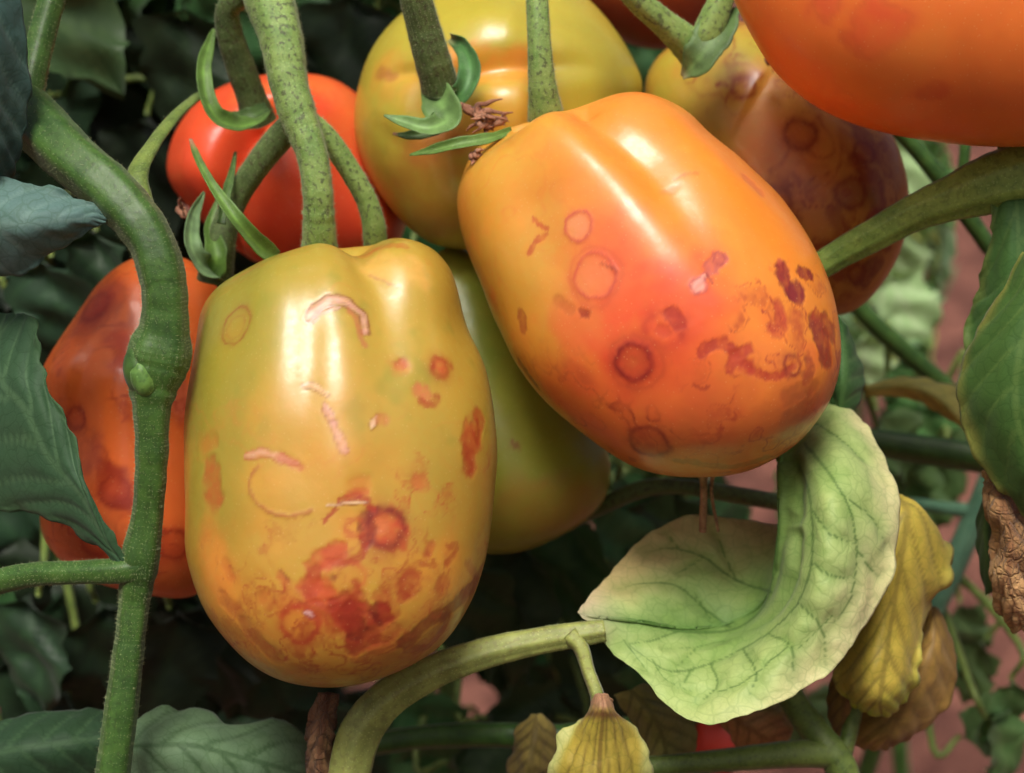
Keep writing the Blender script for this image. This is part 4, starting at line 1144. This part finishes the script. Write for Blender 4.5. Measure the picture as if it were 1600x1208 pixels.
# yellowing leaf behind the curled leaf
L5 = simple_leaf('yellow_leaf', 'wilted ochre yellow leaf hanging behind the curled leaf', [
    [(1380, 790, 26), (1392, 775, 24), (1404, 775, 24), (1416, 780, 26)], [(1360, 830, 24), (1395, 810, 16), (1440, 800, 18), (1476, 850, 26)], [(1350, 900, 24), (1385, 890, 14), (1430, 880, 16), (1482, 900, 24)],
    [(1325, 985, 22), (1370, 980, 14), (1415, 960, 16), (1455, 945, 26)], [(1310, 1045, 24), (1355, 1050, 12), (1405, 1040, 14), (1436, 1000, 22)], [(1318, 1080, 24), (1355, 1095, 14), (1395, 1090, 14), (1432, 1050, 20)], [(1338, 1105, 24), (1365, 1116, 20), (1390, 1116, 20), (1412, 1095, 22)]],
    paint_plain(lin(198, 176, 74), lin(130, 112, 50), lin(208, 200, 100), 0.6, 7, 340, 75, 0.35, 0.6, mott=lin(188, 164, 58), ma=0.4, seed=22, tipc=lin(190, 206, 64)), mat=M_LEAF, edge=14, edge_f=22, crinkle=4, seed=14, thick=1.2)
simple_leaf('brown_leaf', 'dull tan leaf, lowest behind the wilted yellow leaf', [
    [(1452, 950, 34), (1458, 948, 33), (1466, 952, 34)], [(1430, 990, 34), (1460, 1000, 28), (1486, 1000, 34)], [(1390, 1050, 34), (1440, 1060, 27), (1494, 1050, 34)], [(1340, 1110, 35), (1410, 1110, 28), (1480, 1100, 34)], [(1330, 1155, 36), (1390, 1150, 30), (1440, 1140, 34)], [(1350, 1168, 36), (1376, 1170, 34), (1400, 1166, 36)]],
    paint_plain(lin(166, 130, 66), lin(118, 88, 48), lin(140, 104, 54), 0.4, 6, 260, 60, 0.3, 0.5, mott=lin(128, 100, 50), seed=25), mat=M_LEAF, edge=7, edge_f=26, crinkle=5, seed=16)
simple_leaf('brown_leaf', 'narrow tan leaf between the yellow leaf and the forked branch', [
    [(1320, 1010, 32), (1330, 1005, 31), (1340, 1010, 32)], [(1300, 1060, 32), (1325, 1060, 27), (1345, 1065, 32)], [(1292, 1110, 33), (1318, 1115, 28), (1335, 1115, 32)], [(1305, 1165, 34), (1312, 1168, 33), (1320, 1166, 34)]],
    paint_plain(lin(156, 118, 62), lin(110, 82, 46), None, n=5, length=170, half=25, seed=28), mat=M_LEAF, nr=40, nc=20, edge=5, crinkle=4, seed=18)
simple_leaf('rusty_leaf', 'rusty orange withered leaf under the curled leaf', [
    [(1120, 1120, 40), (1130, 1112, 39), (1140, 1105, 40)], [(1140, 1150, 40), (1160, 1130, 34), (1180, 1105, 38)], [(1160, 1175, 40), (1190, 1150, 35), (1215, 1110, 38)], [(1200, 1185, 40), (1225, 1165, 38), (1240, 1140, 40)]],
    paint_plain(lin(206, 146, 92), lin(150, 100, 62), lin(156, 150, 80), 0.6, n=4, length=140, half=40, seed=31), mat=M_LEAF, nr=36, nc=26, edge=5, crinkle=5, seed=20)
simple_leaf('olive_leaf', 'dull olive brown leaf behind the small yellow leaf, bottom', [
    [(960, 1085, 30), (985, 1078, 28), (1005, 1070, 30)], [(975, 1110, 30), (1015, 1110, 24), (1060, 1095, 30)], [(1000, 1150, 31), (1035, 1150, 26), (1085, 1130, 31)], [(1010, 1200, 32), (1045, 1200, 28), (1085, 1170, 32)], [(1040, 1240, 34), (1060, 1235, 32), (1075, 1220, 34)]],
    paint_plain(lin(152, 142, 78), lin(104, 96, 52), None, n=6, length=190, half=50, seed=34), mat=M_LEAF, nr=44, nc=30, edge=4, crinkle=3, seed=22)
def withered(s, S_, T_):
    p = paint_plain(lin(176, 156, 64), lin(112, 86, 40), lin(192, 196, 124), 0.9, 0, 200, 80, 0.4, 0.7, mott=lin(168, 158, 52), seed=37)(s, S_, T_)
    q = noise_px(s, 30, 9)
    for t0 in (-0.72, -0.42, -0.16, 0.2, 0.48, 0.76):
        d = np.abs(T_ - t0 * (0.5 + 0.5 * S_) + 0.06 * q) * 80
        p.lay(0.6 * (1 - sstep(0.8, 3.2, d)), lin(104, 84, 38))
        p.h -= 2.5 * np.exp(-(d / 4) ** 2)
    return p
simple_leaf('withered_leaf', 'dull yellow withered leaf low behind the tan leaves, bottom right', [
    [(1180, 1200, 44), (1190, 1195, 43), (1200, 1200, 44)], [(1160, 1160, 44), (1195, 1165, 39), (1230, 1150, 44)], [(1140, 1120, 45), (1190, 1125, 38), (1240, 1110, 44)], [(1160, 1085, 46), (1190, 1080, 42), (1225, 1080, 46)]],
    paint_plain(lin(176, 158, 84), lin(120, 100, 54), lin(150, 116, 70), 0.6, n=5, length=140, half=45, seed=71), mat=M_LEAF, nr=40, nc=28, edge=9, edge_f=20, crinkle=8, seed=51, thick=1.2)
simple_leaf('withered_leaf', 'dull tan yellow withered leaf behind the left side of the small yellow leaf', [
    [(830, 1120, 34), (838, 1116, 33), (846, 1118, 34)], [(800, 1160, 34), (835, 1155, 28), (870, 1150, 34)], [(790, 1200, 35), (830, 1200, 28), (872, 1195, 34)], [(800, 1250, 36), (832, 1255, 33), (860, 1250, 36)]],
    paint_plain(lin(150, 132, 70), lin(100, 84, 46), lin(120, 92, 56), 0.6, n=5, length=130, half=40, seed=74), mat=M_LEAF, nr=40, nc=28, edge=9, edge_f=20, crinkle=8, seed=54, thick=1.2)
L6 = simple_leaf('yellow_leaf', 'small yellow leaf with brown base at the bottom edge', [
    [(930, 1086, -3), (940, 1084, -4), (950, 1087, -3)], [(922, 1108, -1), (942, 1106, -6), (962, 1112, -1)], [(905, 1132, 1), (941, 1128, -5), (992, 1134, 1)], [(880, 1160, 1), (938, 1165, -4), (1006, 1158, 1)], [(858, 1200, 0), (936, 1210, -4), (1018, 1200, 1)], [(845, 1260, 6), (935, 1270, -4), (1020, 1260, 6)], [(880, 1320, 8), (935, 1330, 2), (990, 1320, 8)]],
    lambda s, S_, T_: (lambda p: (p.lay(0.9 * (1 - sstep(0.10, 0.24, S_ + 0.04 * noise_px(s, 20, 4))), lin(170, 124, 100)), p.lay(0.8 * np.exp(-((S_ - 0.24) / 0.05) ** 2), lin(112, 66, 44)), p)[-1])(
withered(s, S_, T_)), mat=M_LEAF, edge=11, edge_f=20, crinkle=5, seed=24, thick=1.2)

# left side
simple_leaf('grey_green_leaf', 'blue grey leaf tip pointing right at the left edge', [
    [(-120, 300, -10), (-120, 360, -14), (-120, 420, -8)], [(-40, 282, -12), (-40, 350, -18), (-40, 425, -10)], [(30, 284, -14), (35, 350, -20), (20, 430, -12)], [(95, 300, -15), (95, 345, -19), (80, 395, -14)], [(138, 320, -15), (138, 341, -17), (128, 360, -15)], [(164, 344, -15), (164, 345, -15), (163, 347, -15)]],
    paint_plain(BLU, lin(116, 144, 136), lin(70, 100, 88), 0.4, 5, 260, 70, 0.3, 0.5, seed=41), edge=14, edge_f=34, crinkle=4, seed=26)
simple_leaf('grey_green_leaf', 'dark blue green puckered leaf in the upper left corner', [
    [(-90, -60, -10), (-30, -70, -16), (20, -60, -12)], [(-90, 60, -12), (-30, 60, -20), (38, 60, -13)], [(-80, 170, -12), (-25, 170, -20), (42, 160, -12)], [(-70, 240, -12), (-20, 240, -18), (28, 240, -12)], [(-40, 290, -12), (-15, 290, -14), (10, 288, -12)]],
    paint_plain(lin(56, 82, 76), lin(80, 108, 98), None, n=6, length=330, half=60, seed=44, relief=5), edge=6, crinkle=6, seed=28)
simple_leaf('pointed_leaf', 'dark green pointed leaf hanging against the left orange tomato', [
    [(188, 884, -11), (192, 880, -11), (196, 878, -11)], [(150, 850, -9), (160, 838, -12), (172, 820, -12)], [(85, 812, -6), (128, 775, -12), (140, 765, -12)], [(20, 800, -2), (80, 720, -10), (124, 690, -10)], [(-40, 790, 2), (40, 640, -8), (92, 630, -8)], [(-80, 680, 4), (0, 590, -4), (70, 560, -6)], [(-80, 560, 6), (0, 520, 0), (55, 505, -4)], [(-20, 490, 4), (10, 490, 2), (36, 492, 0)]],
    paint_plain(lin(52, 82, 54), lin(82, 112, 78), lin(70, 100, 60), 0.4, 6, 420, 70, 0.3, 0.6, seed=47), edge=12, edge_f=34, crinkle=3, seed=30)
simple_leaf('lower_leaf', 'dull grey green leaf with clear veins at the bottom left', [
    [(190, 1150, 8), (196, 1165, 6), (202, 1200, 8)], [(225, 1112, 12), (240, 1165, 3), (230, 1230, 4)], [(300, 1110, 14), (300, 1165, 3), (290, 1250, 4)], [(370, 1128, 15), (362, 1180, 5), (350, 1265, 6)], [(440, 1126, 18), (420, 1195, 8), (400, 1270, 9)], [(480, 1165, 20), (468, 1210, 14), (445, 1260, 14)], [(492, 1230, 22), (488, 1235, 20), (480, 1240, 20)]],
    paint_plain(lin(96, 122, 90), lin(66, 92, 60), None, n=5, length=300, half=80, seed=50, va=0.8), edge=13, edge_f=36, crinkle=3, seed=32)
simple_leaf('dried_leaf', 'small crumpled tan withered leaflet at the bottom beside the petiole', [
    [(505, 1085, 6), (512, 1084, 5), (520, 1085, 6)], [(482, 1140, 6), (504, 1140, 0), (524, 1135, 5)], [(476, 1180, 7), (500, 1180, 1), (528, 1175, 6)], [(480, 1240, 8), (502, 1245, 3), (524, 1240, 7)]],
    paint_plain(lin(164, 122, 86), lin(96, 60, 40), lin(110, 70, 48), 0.6, 4, 140, 25, 0.3, 0.7, mott=lin(110, 70, 46), seed=53, relief=6), mat=bpy.data.materials['leaf_dry_brown'], nr=40, nc=24, edge=9, edge_f=14, crinkle=12, seed=34)
simple_leaf('shaded_leaf', 'dark green leaf behind the stem in the lower left corner', [
    [(-60, 1150, 10), (-60, 1190, 6), (-60, 1260, 8)], [(30, 1120, 12), (30, 1170, 4), (30, 1240, 6)], [(110, 1108, 14), (110, 1160, 6), (110, 1220, 8)], [(165, 1112, 15), (170, 1150, 9), (170, 1200, 10)]],
    paint_plain(lin(40, 66, 42), lin(60, 88, 58), None, n=4, length=240, half=60, seed=56), nr=40, nc=30, edge=5, crinkle=4, seed=36)
simple_leaf('mid_leaf', 'small dark green leaf beside the lower right of the orange tomato', [
    [(1306, 650, 24), (1310, 655, 23), (1316, 658, 24)], [(1292, 590, 24), (1318, 600, 20), (1345, 620, 26)], [(1295, 540, 26), (1320, 550, 22), (1348, 580, 28)], [(1305, 490, 28), (1315, 500, 26), (1330, 525, 28)]],
    paint_plain(lin(58, 98, 48), lin(84, 120, 66), None, n=4, length=170, half=30, seed=59), nr=40, nc=24, edge=3, crinkle=2, seed=38)
simple_leaf('yellowing_leaf', 'yellowish leaf curling on a pale petiole, right background', [
    [(1350, 606, 70), (1352, 610, 69), (1354, 616, 70)], [(1410, 592, 70), (1415, 604, 66), (1415, 618, 70)], [(1460, 596, 70), (1465, 622, 64), (1450, 634, 70)], [(1500, 612, 70), (1500, 655, 64), (1480, 650, 70)], [(1528, 670, 70), (1524, 676, 68), (1516, 672, 70)]],
    paint_plain(lin(206, 198, 104), lin(150, 142, 72), lin(196, 186, 110), 0.5, 4, 190, 25, 0.3, 0.5, seed=62), mat=M_LEAF, nr=40, nc=24, edge=3, crinkle=3, seed=40)

# ------------------------------------------------------------------ tomato plants behind (stem, leaf stalks, leaflets)
def leaflet_mesh(seed, base, vein, nr=20, nc=13, mat=None):
    r = np.random.default_rng(seed)
    s = np.linspace(0, 1, nr); t = np.linspace(-1, 1, nc)
    S_, T_ = np.meshgrid(s, t, indexing='ij')
    w = 0.36 * np.sin(np.pi * np.clip(s, 0, 1) ** 0.75) ** 0.75
    lob = 1 + 0.20 * np.sin(s * (15 + r.random() * 5) + r.random() * 6) * (1 - s) + 0.08 * np.sin(s * 41 + r.random() * 6)
    X = T_ * (w * lob)[:, None] + 0.06 * np.sin(S_ * 4 + r.random() * 6)
    Y = S_ + 0.05 * np.abs(T_) * np.sin(s * 18 + 1)[:, None]
    Z = -0.30 * (0.4 + r.random()) * S_ ** 2 + 0.10 * np.abs(T_) * (1 - 0.6 * S_) + 0.05 * np.sin(S_ * 9 + r.random() * 6) * T_ + 0.04 * np.sin(S_ * 14 + T_ * 4 + r.random() * 6)
    V = np.stack([X, Y, Z], -1).reshape(-1, 3)
    d = pvein(S_.ravel(), T_.ravel(), 5, 0.25, 300, 110, 4, 2)
    V[:, 2] += 0.012 * (1 - np.exp(-(d / 12) ** 2))
    c = np.repeat(np.asarray(base)[None], len(V), 0) * (1 + 0.3 * fbm(V * 4 + seed, seed, 3))[:, None]
    k = (0.6 * (1 - sstep(0, 5, d)))[:, None]
    c = c * (1 - k) + np.asarray(vein) * k
    me = bpy.data.meshes.new('leaflet')
    me.from_pydata(V.tolist(), [], grid_faces(nr, nc).tolist())
    me.polygons.foreach_set('use_smooth', np.ones(len(me.polygons), bool))
    a = me.attributes.new('Col', 'FLOAT_COLOR', 'POINT')
    a.data.foreach_set('color', np.concatenate([np.clip(c, 0, 1), np.ones((len(V), 1))], 1).ravel())
    me.materials.append(mat or M_LEAFBG)
    return me

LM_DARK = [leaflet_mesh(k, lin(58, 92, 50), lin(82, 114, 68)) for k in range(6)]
LM_SHADEPAINT = [leaflet_mesh(60 + k, lin(36, 60, 36), lin(54, 80, 50)) for k in range(6)]  # darker copies of the leaflets, background shade put into the colour
LM_MID = [leaflet_mesh(20 + k, lin(84, 124, 66), lin(116, 150, 92)) for k in range(5)]
LM_SUNPAINT = [leaflet_mesh(40 + k, c, v, mat=M_LEAFSUNPAINT) for k, (c, v) in enumerate([(lin(168, 202, 142), lin(200, 220, 176)), (lin(150, 196, 146), lin(196, 220, 186)), (lin(196, 206, 124), lin(210, 214, 150)), (lin(176, 206, 158), lin(206, 220, 180)), (lin(110, 160, 92), lin(150, 186, 130))])]  # leaf colour raised so the sunlight is painted in

def place_leaflet(plant, mesh, base, direction, normal, length):
    y = Vector(direction).normalized()
    n = Vector(normal)
    x = y.cross(n)
    if x.length < 1e-3:
        x = y.cross(Vector((1, 0.3, 0.2)))
    x.normalize(); z = x.cross(y)
    M = Matrix((x, y, z)).transposed().to_4x4()
    o = bpy.data.objects.new('leaf', mesh)
    COL.objects.link(o)
    o.parent = plant
    o.matrix_local = Matrix.Translation(Vector(base) - Vector(ROOT[plant.name])) @ M @ Matrix.Scale(length, 4)
    return o

def leaf_stalk(plant, pts, r0, r1, mat):
    V, F, caps = tube_mesh(pts, np.linspace(r0, r1, len(pts)), 7, 16, 0.05, 3, 0.05, 3)
    return make_obj('leaf_stalk', V, F.tolist() + caps, mat, plant)

def hang(root, axis, top, x, y, d, ang, length, meshes, r, back=0.25, arch=0.15):
    sunny = meshes is LM_SUNPAINT
    """one leaf hanging at a known spot behind the fruit"""
    u = PXM * (D0 + d * .001) / D0
    a = math.radians(ang)
    dirn = RGT * math.cos(a) - UPV * math.sin(a) + FWD * r.uniform(-0.1, back)
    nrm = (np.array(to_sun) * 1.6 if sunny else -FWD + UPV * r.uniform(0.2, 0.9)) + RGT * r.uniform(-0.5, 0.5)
    b = P(x, y, d)
    a0 = axis[int(np.clip((b[2] + r.uniform(-0.03, 0.04)) / top, 0.02, 0.99) * 100)]
    leaf_stalk(root, [a0, a0 * 0.55 + b * 0.45 + np.array([0, 0, arch * np.linalg.norm(b - a0)]), b - dirn * 0.008 + UPV * 0.001, b], 0.0014, 0.0007, M_BRANCH)
    place_leaflet(root, r.choice(meshes), b, dirn, nrm, length * u)

def back_plant(label, x, d, top, meshes, seed, spots, fill, stem_r=0.005, lean=0.0, arch=0.15):
    """spots: (x, y, d, angle, length); fill: (count, x0, x1, y0, y1, d0, d1, length)"""
    r = random.Random(seed)
    foot = P(x, 604, d); foot[2] = 0.0
    root = thing('tomato_plant', foot, label, 'plant', 'tomato plants behind the fruit')
    pts = [foot + np.array([r.uniform(-.01, .01) + lean * k / 5, r.uniform(-.01, .01), top * k / 5]) for k in range(6)]
    V, F, caps = tube_mesh(pts, np.linspace(stem_r, stem_r * 0.6, 6), 12, 60, 0.05, 4, 0.06, seed)
    make_obj('stem', V, F.tolist() + caps, M_STEM, root)
    axis = catmull(np.array(pts), 101)
    for q in spots:
        hang(root, axis, top, *q, meshes, r)
    n, x0, x1, y0, y1, d0, d1, ln = fill
    for k in range(n):
        hang(root, axis, top, r.uniform(x0, x1), r.uniform(y0, y1), r.uniform(d0, d1), r.uniform(30, 150), ln * r.uniform(0.7, 1.25), meshes, r, 0.5, arch)
    return root

back_plant('tomato plant painted dark for deep shade at far left behind the vine stem', 60, 150, 0.62, LM_SHADEPAINT, 1, [
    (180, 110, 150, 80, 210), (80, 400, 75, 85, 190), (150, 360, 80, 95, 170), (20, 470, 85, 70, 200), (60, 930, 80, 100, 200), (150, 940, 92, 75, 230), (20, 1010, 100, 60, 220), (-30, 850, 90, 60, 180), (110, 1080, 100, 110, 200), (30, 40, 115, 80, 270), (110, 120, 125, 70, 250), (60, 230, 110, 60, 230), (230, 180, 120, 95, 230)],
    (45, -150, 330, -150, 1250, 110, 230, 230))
back_plant('tomato plant painted dark for shade behind the red tomato', 430, 180, 0.66, LM_SHADEPAINT, 2, [
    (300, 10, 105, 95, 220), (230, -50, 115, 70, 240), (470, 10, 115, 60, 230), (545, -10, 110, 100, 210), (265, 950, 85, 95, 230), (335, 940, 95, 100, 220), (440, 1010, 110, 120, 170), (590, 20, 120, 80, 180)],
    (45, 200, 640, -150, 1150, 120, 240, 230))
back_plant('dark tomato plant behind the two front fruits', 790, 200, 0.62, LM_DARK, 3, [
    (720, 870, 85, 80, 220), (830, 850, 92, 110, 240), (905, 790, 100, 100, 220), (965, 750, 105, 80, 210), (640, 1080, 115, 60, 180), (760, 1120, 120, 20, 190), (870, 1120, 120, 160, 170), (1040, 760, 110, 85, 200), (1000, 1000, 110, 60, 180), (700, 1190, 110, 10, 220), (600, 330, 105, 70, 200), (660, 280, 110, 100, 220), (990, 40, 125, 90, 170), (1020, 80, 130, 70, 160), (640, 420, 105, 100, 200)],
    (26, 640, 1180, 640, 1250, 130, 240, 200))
back_plant('leafy plant added to shade the background, high foliage above the left fruits', 330, 260, 0.72, LM_DARK, 4, [], (42, -250, 700, -520, -90, 75, 190, 280))  # foliage put above the frame to throw shade on the background
back_plant('leafy plant added to shade the background, high foliage above the top centre fruit', 1000, 280, 0.70, LM_DARK, 5, [], (24, 700, 1250, -520, -170, 105, 200, 260))  # more overhead foliage, added for the shade it casts behind the fruit
back_plant('tall plant added over the fruit, its foliage blocking sky light', 700, 330, 0.74, LM_DARK, 6, [], (40, -300, 800, -1500, -850, 20, 150, 300))  # out-of-view roof of leaves, put in to cut light from the sky
back_plant('low leafy plant added under the fruit to block light from below', 620, 20, 0.28, LM_DARK, 7, [], (40, -200, 1500, 1360, 1750, -70, 90, 220), arch=-0.08)  # added below the frame to keep ground bounce off the fruit
back_plant('tomato plant added outside the left edge, its foliage blocking sky reflections', -420, 150, 0.66, LM_DARK, 8, [], (45, -800, -120, -600, 900, 60, 220, 280))  # added out of view, keeps sky reflections off the left fruit
# unseen plants added behind the camera to block light from the low sky
for k, (x, lab) in enumerate([(-0.95, 'leftmost'), (-0.32, 'second from left'), (0.32, 'third from left'), (0.95, 'rightmost')]):
    r = random.Random(60 + k)
    foot = np.array([x, -1.25 + r.uniform(-.1, .1), 0.0])
    root = thing('tomato_plant', foot, 'tall tomato plant added behind the camera to block sky light, ' + lab, 'plant', 'plants added to block sky light')
    V, F, caps = tube_mesh([foot, foot + [0.02, 0, 0.6], foot + [0, 0, 1.2]], [0.007, 0.006, 0.004], 10, 30)
    make_obj('stem', V, F.tolist() + caps, M_STEM, root)
    for j in range(60):
        z = r.uniform(0.08, 1.2); a = r.uniform(0, 6.28); q = r.uniform(0.03, 0.32)
        b = foot + [math.cos(a) * q, math.sin(a) * q * 0.6, z]
        place_leaflet(root, r.choice(LM_DARK), b, (math.cos(a), math.sin(a), -0.5), (0, 0.6, 0.8), r.uniform(0.11, 0.18))
# plants at right, sunlight painted into their leaf colour
back_plant('tomato plant painted pale for bright light beyond the right fruit', 1440, 330, 0.42, LM_SUNPAINT, 11, [
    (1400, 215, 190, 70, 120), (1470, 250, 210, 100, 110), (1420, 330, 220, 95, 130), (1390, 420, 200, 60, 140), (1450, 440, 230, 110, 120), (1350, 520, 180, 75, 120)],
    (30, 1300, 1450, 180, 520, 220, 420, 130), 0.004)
back_plant('blurred tomato plant painted pale for sunlight farther back at right', 1330, 900, 0.50, LM_SUNPAINT, 12, [], (36, 1200, 1470, 120, 420, 700, 1100, 90), 0.004)
back_plant('mid green tomato plant low behind the curled leaf', 1380, 180, 0.30, LM_MID, 13, [
    (1370, 640, 120, 60, 130), (1400, 700, 130, 80, 150), (1360, 760, 120, 100, 130), (1500, 1150, 120, -30, 110), (1540, 1120, 110, 60, 140), (1580, 1060, 110, 100, 120), (1440, 630, 150, 80, 120), (1470, 720, 150, 100, 120), (1500, 600, 160, 95, 110), (1450, 980, 150, 100, 130), (1500, 940, 160, 70, 110), (1540, 1000, 150, 110, 120), (1400, 560, 150, 70, 120)],
    (16, 1180, 1440, 640, 1100, 140, 260, 120), 0.004)
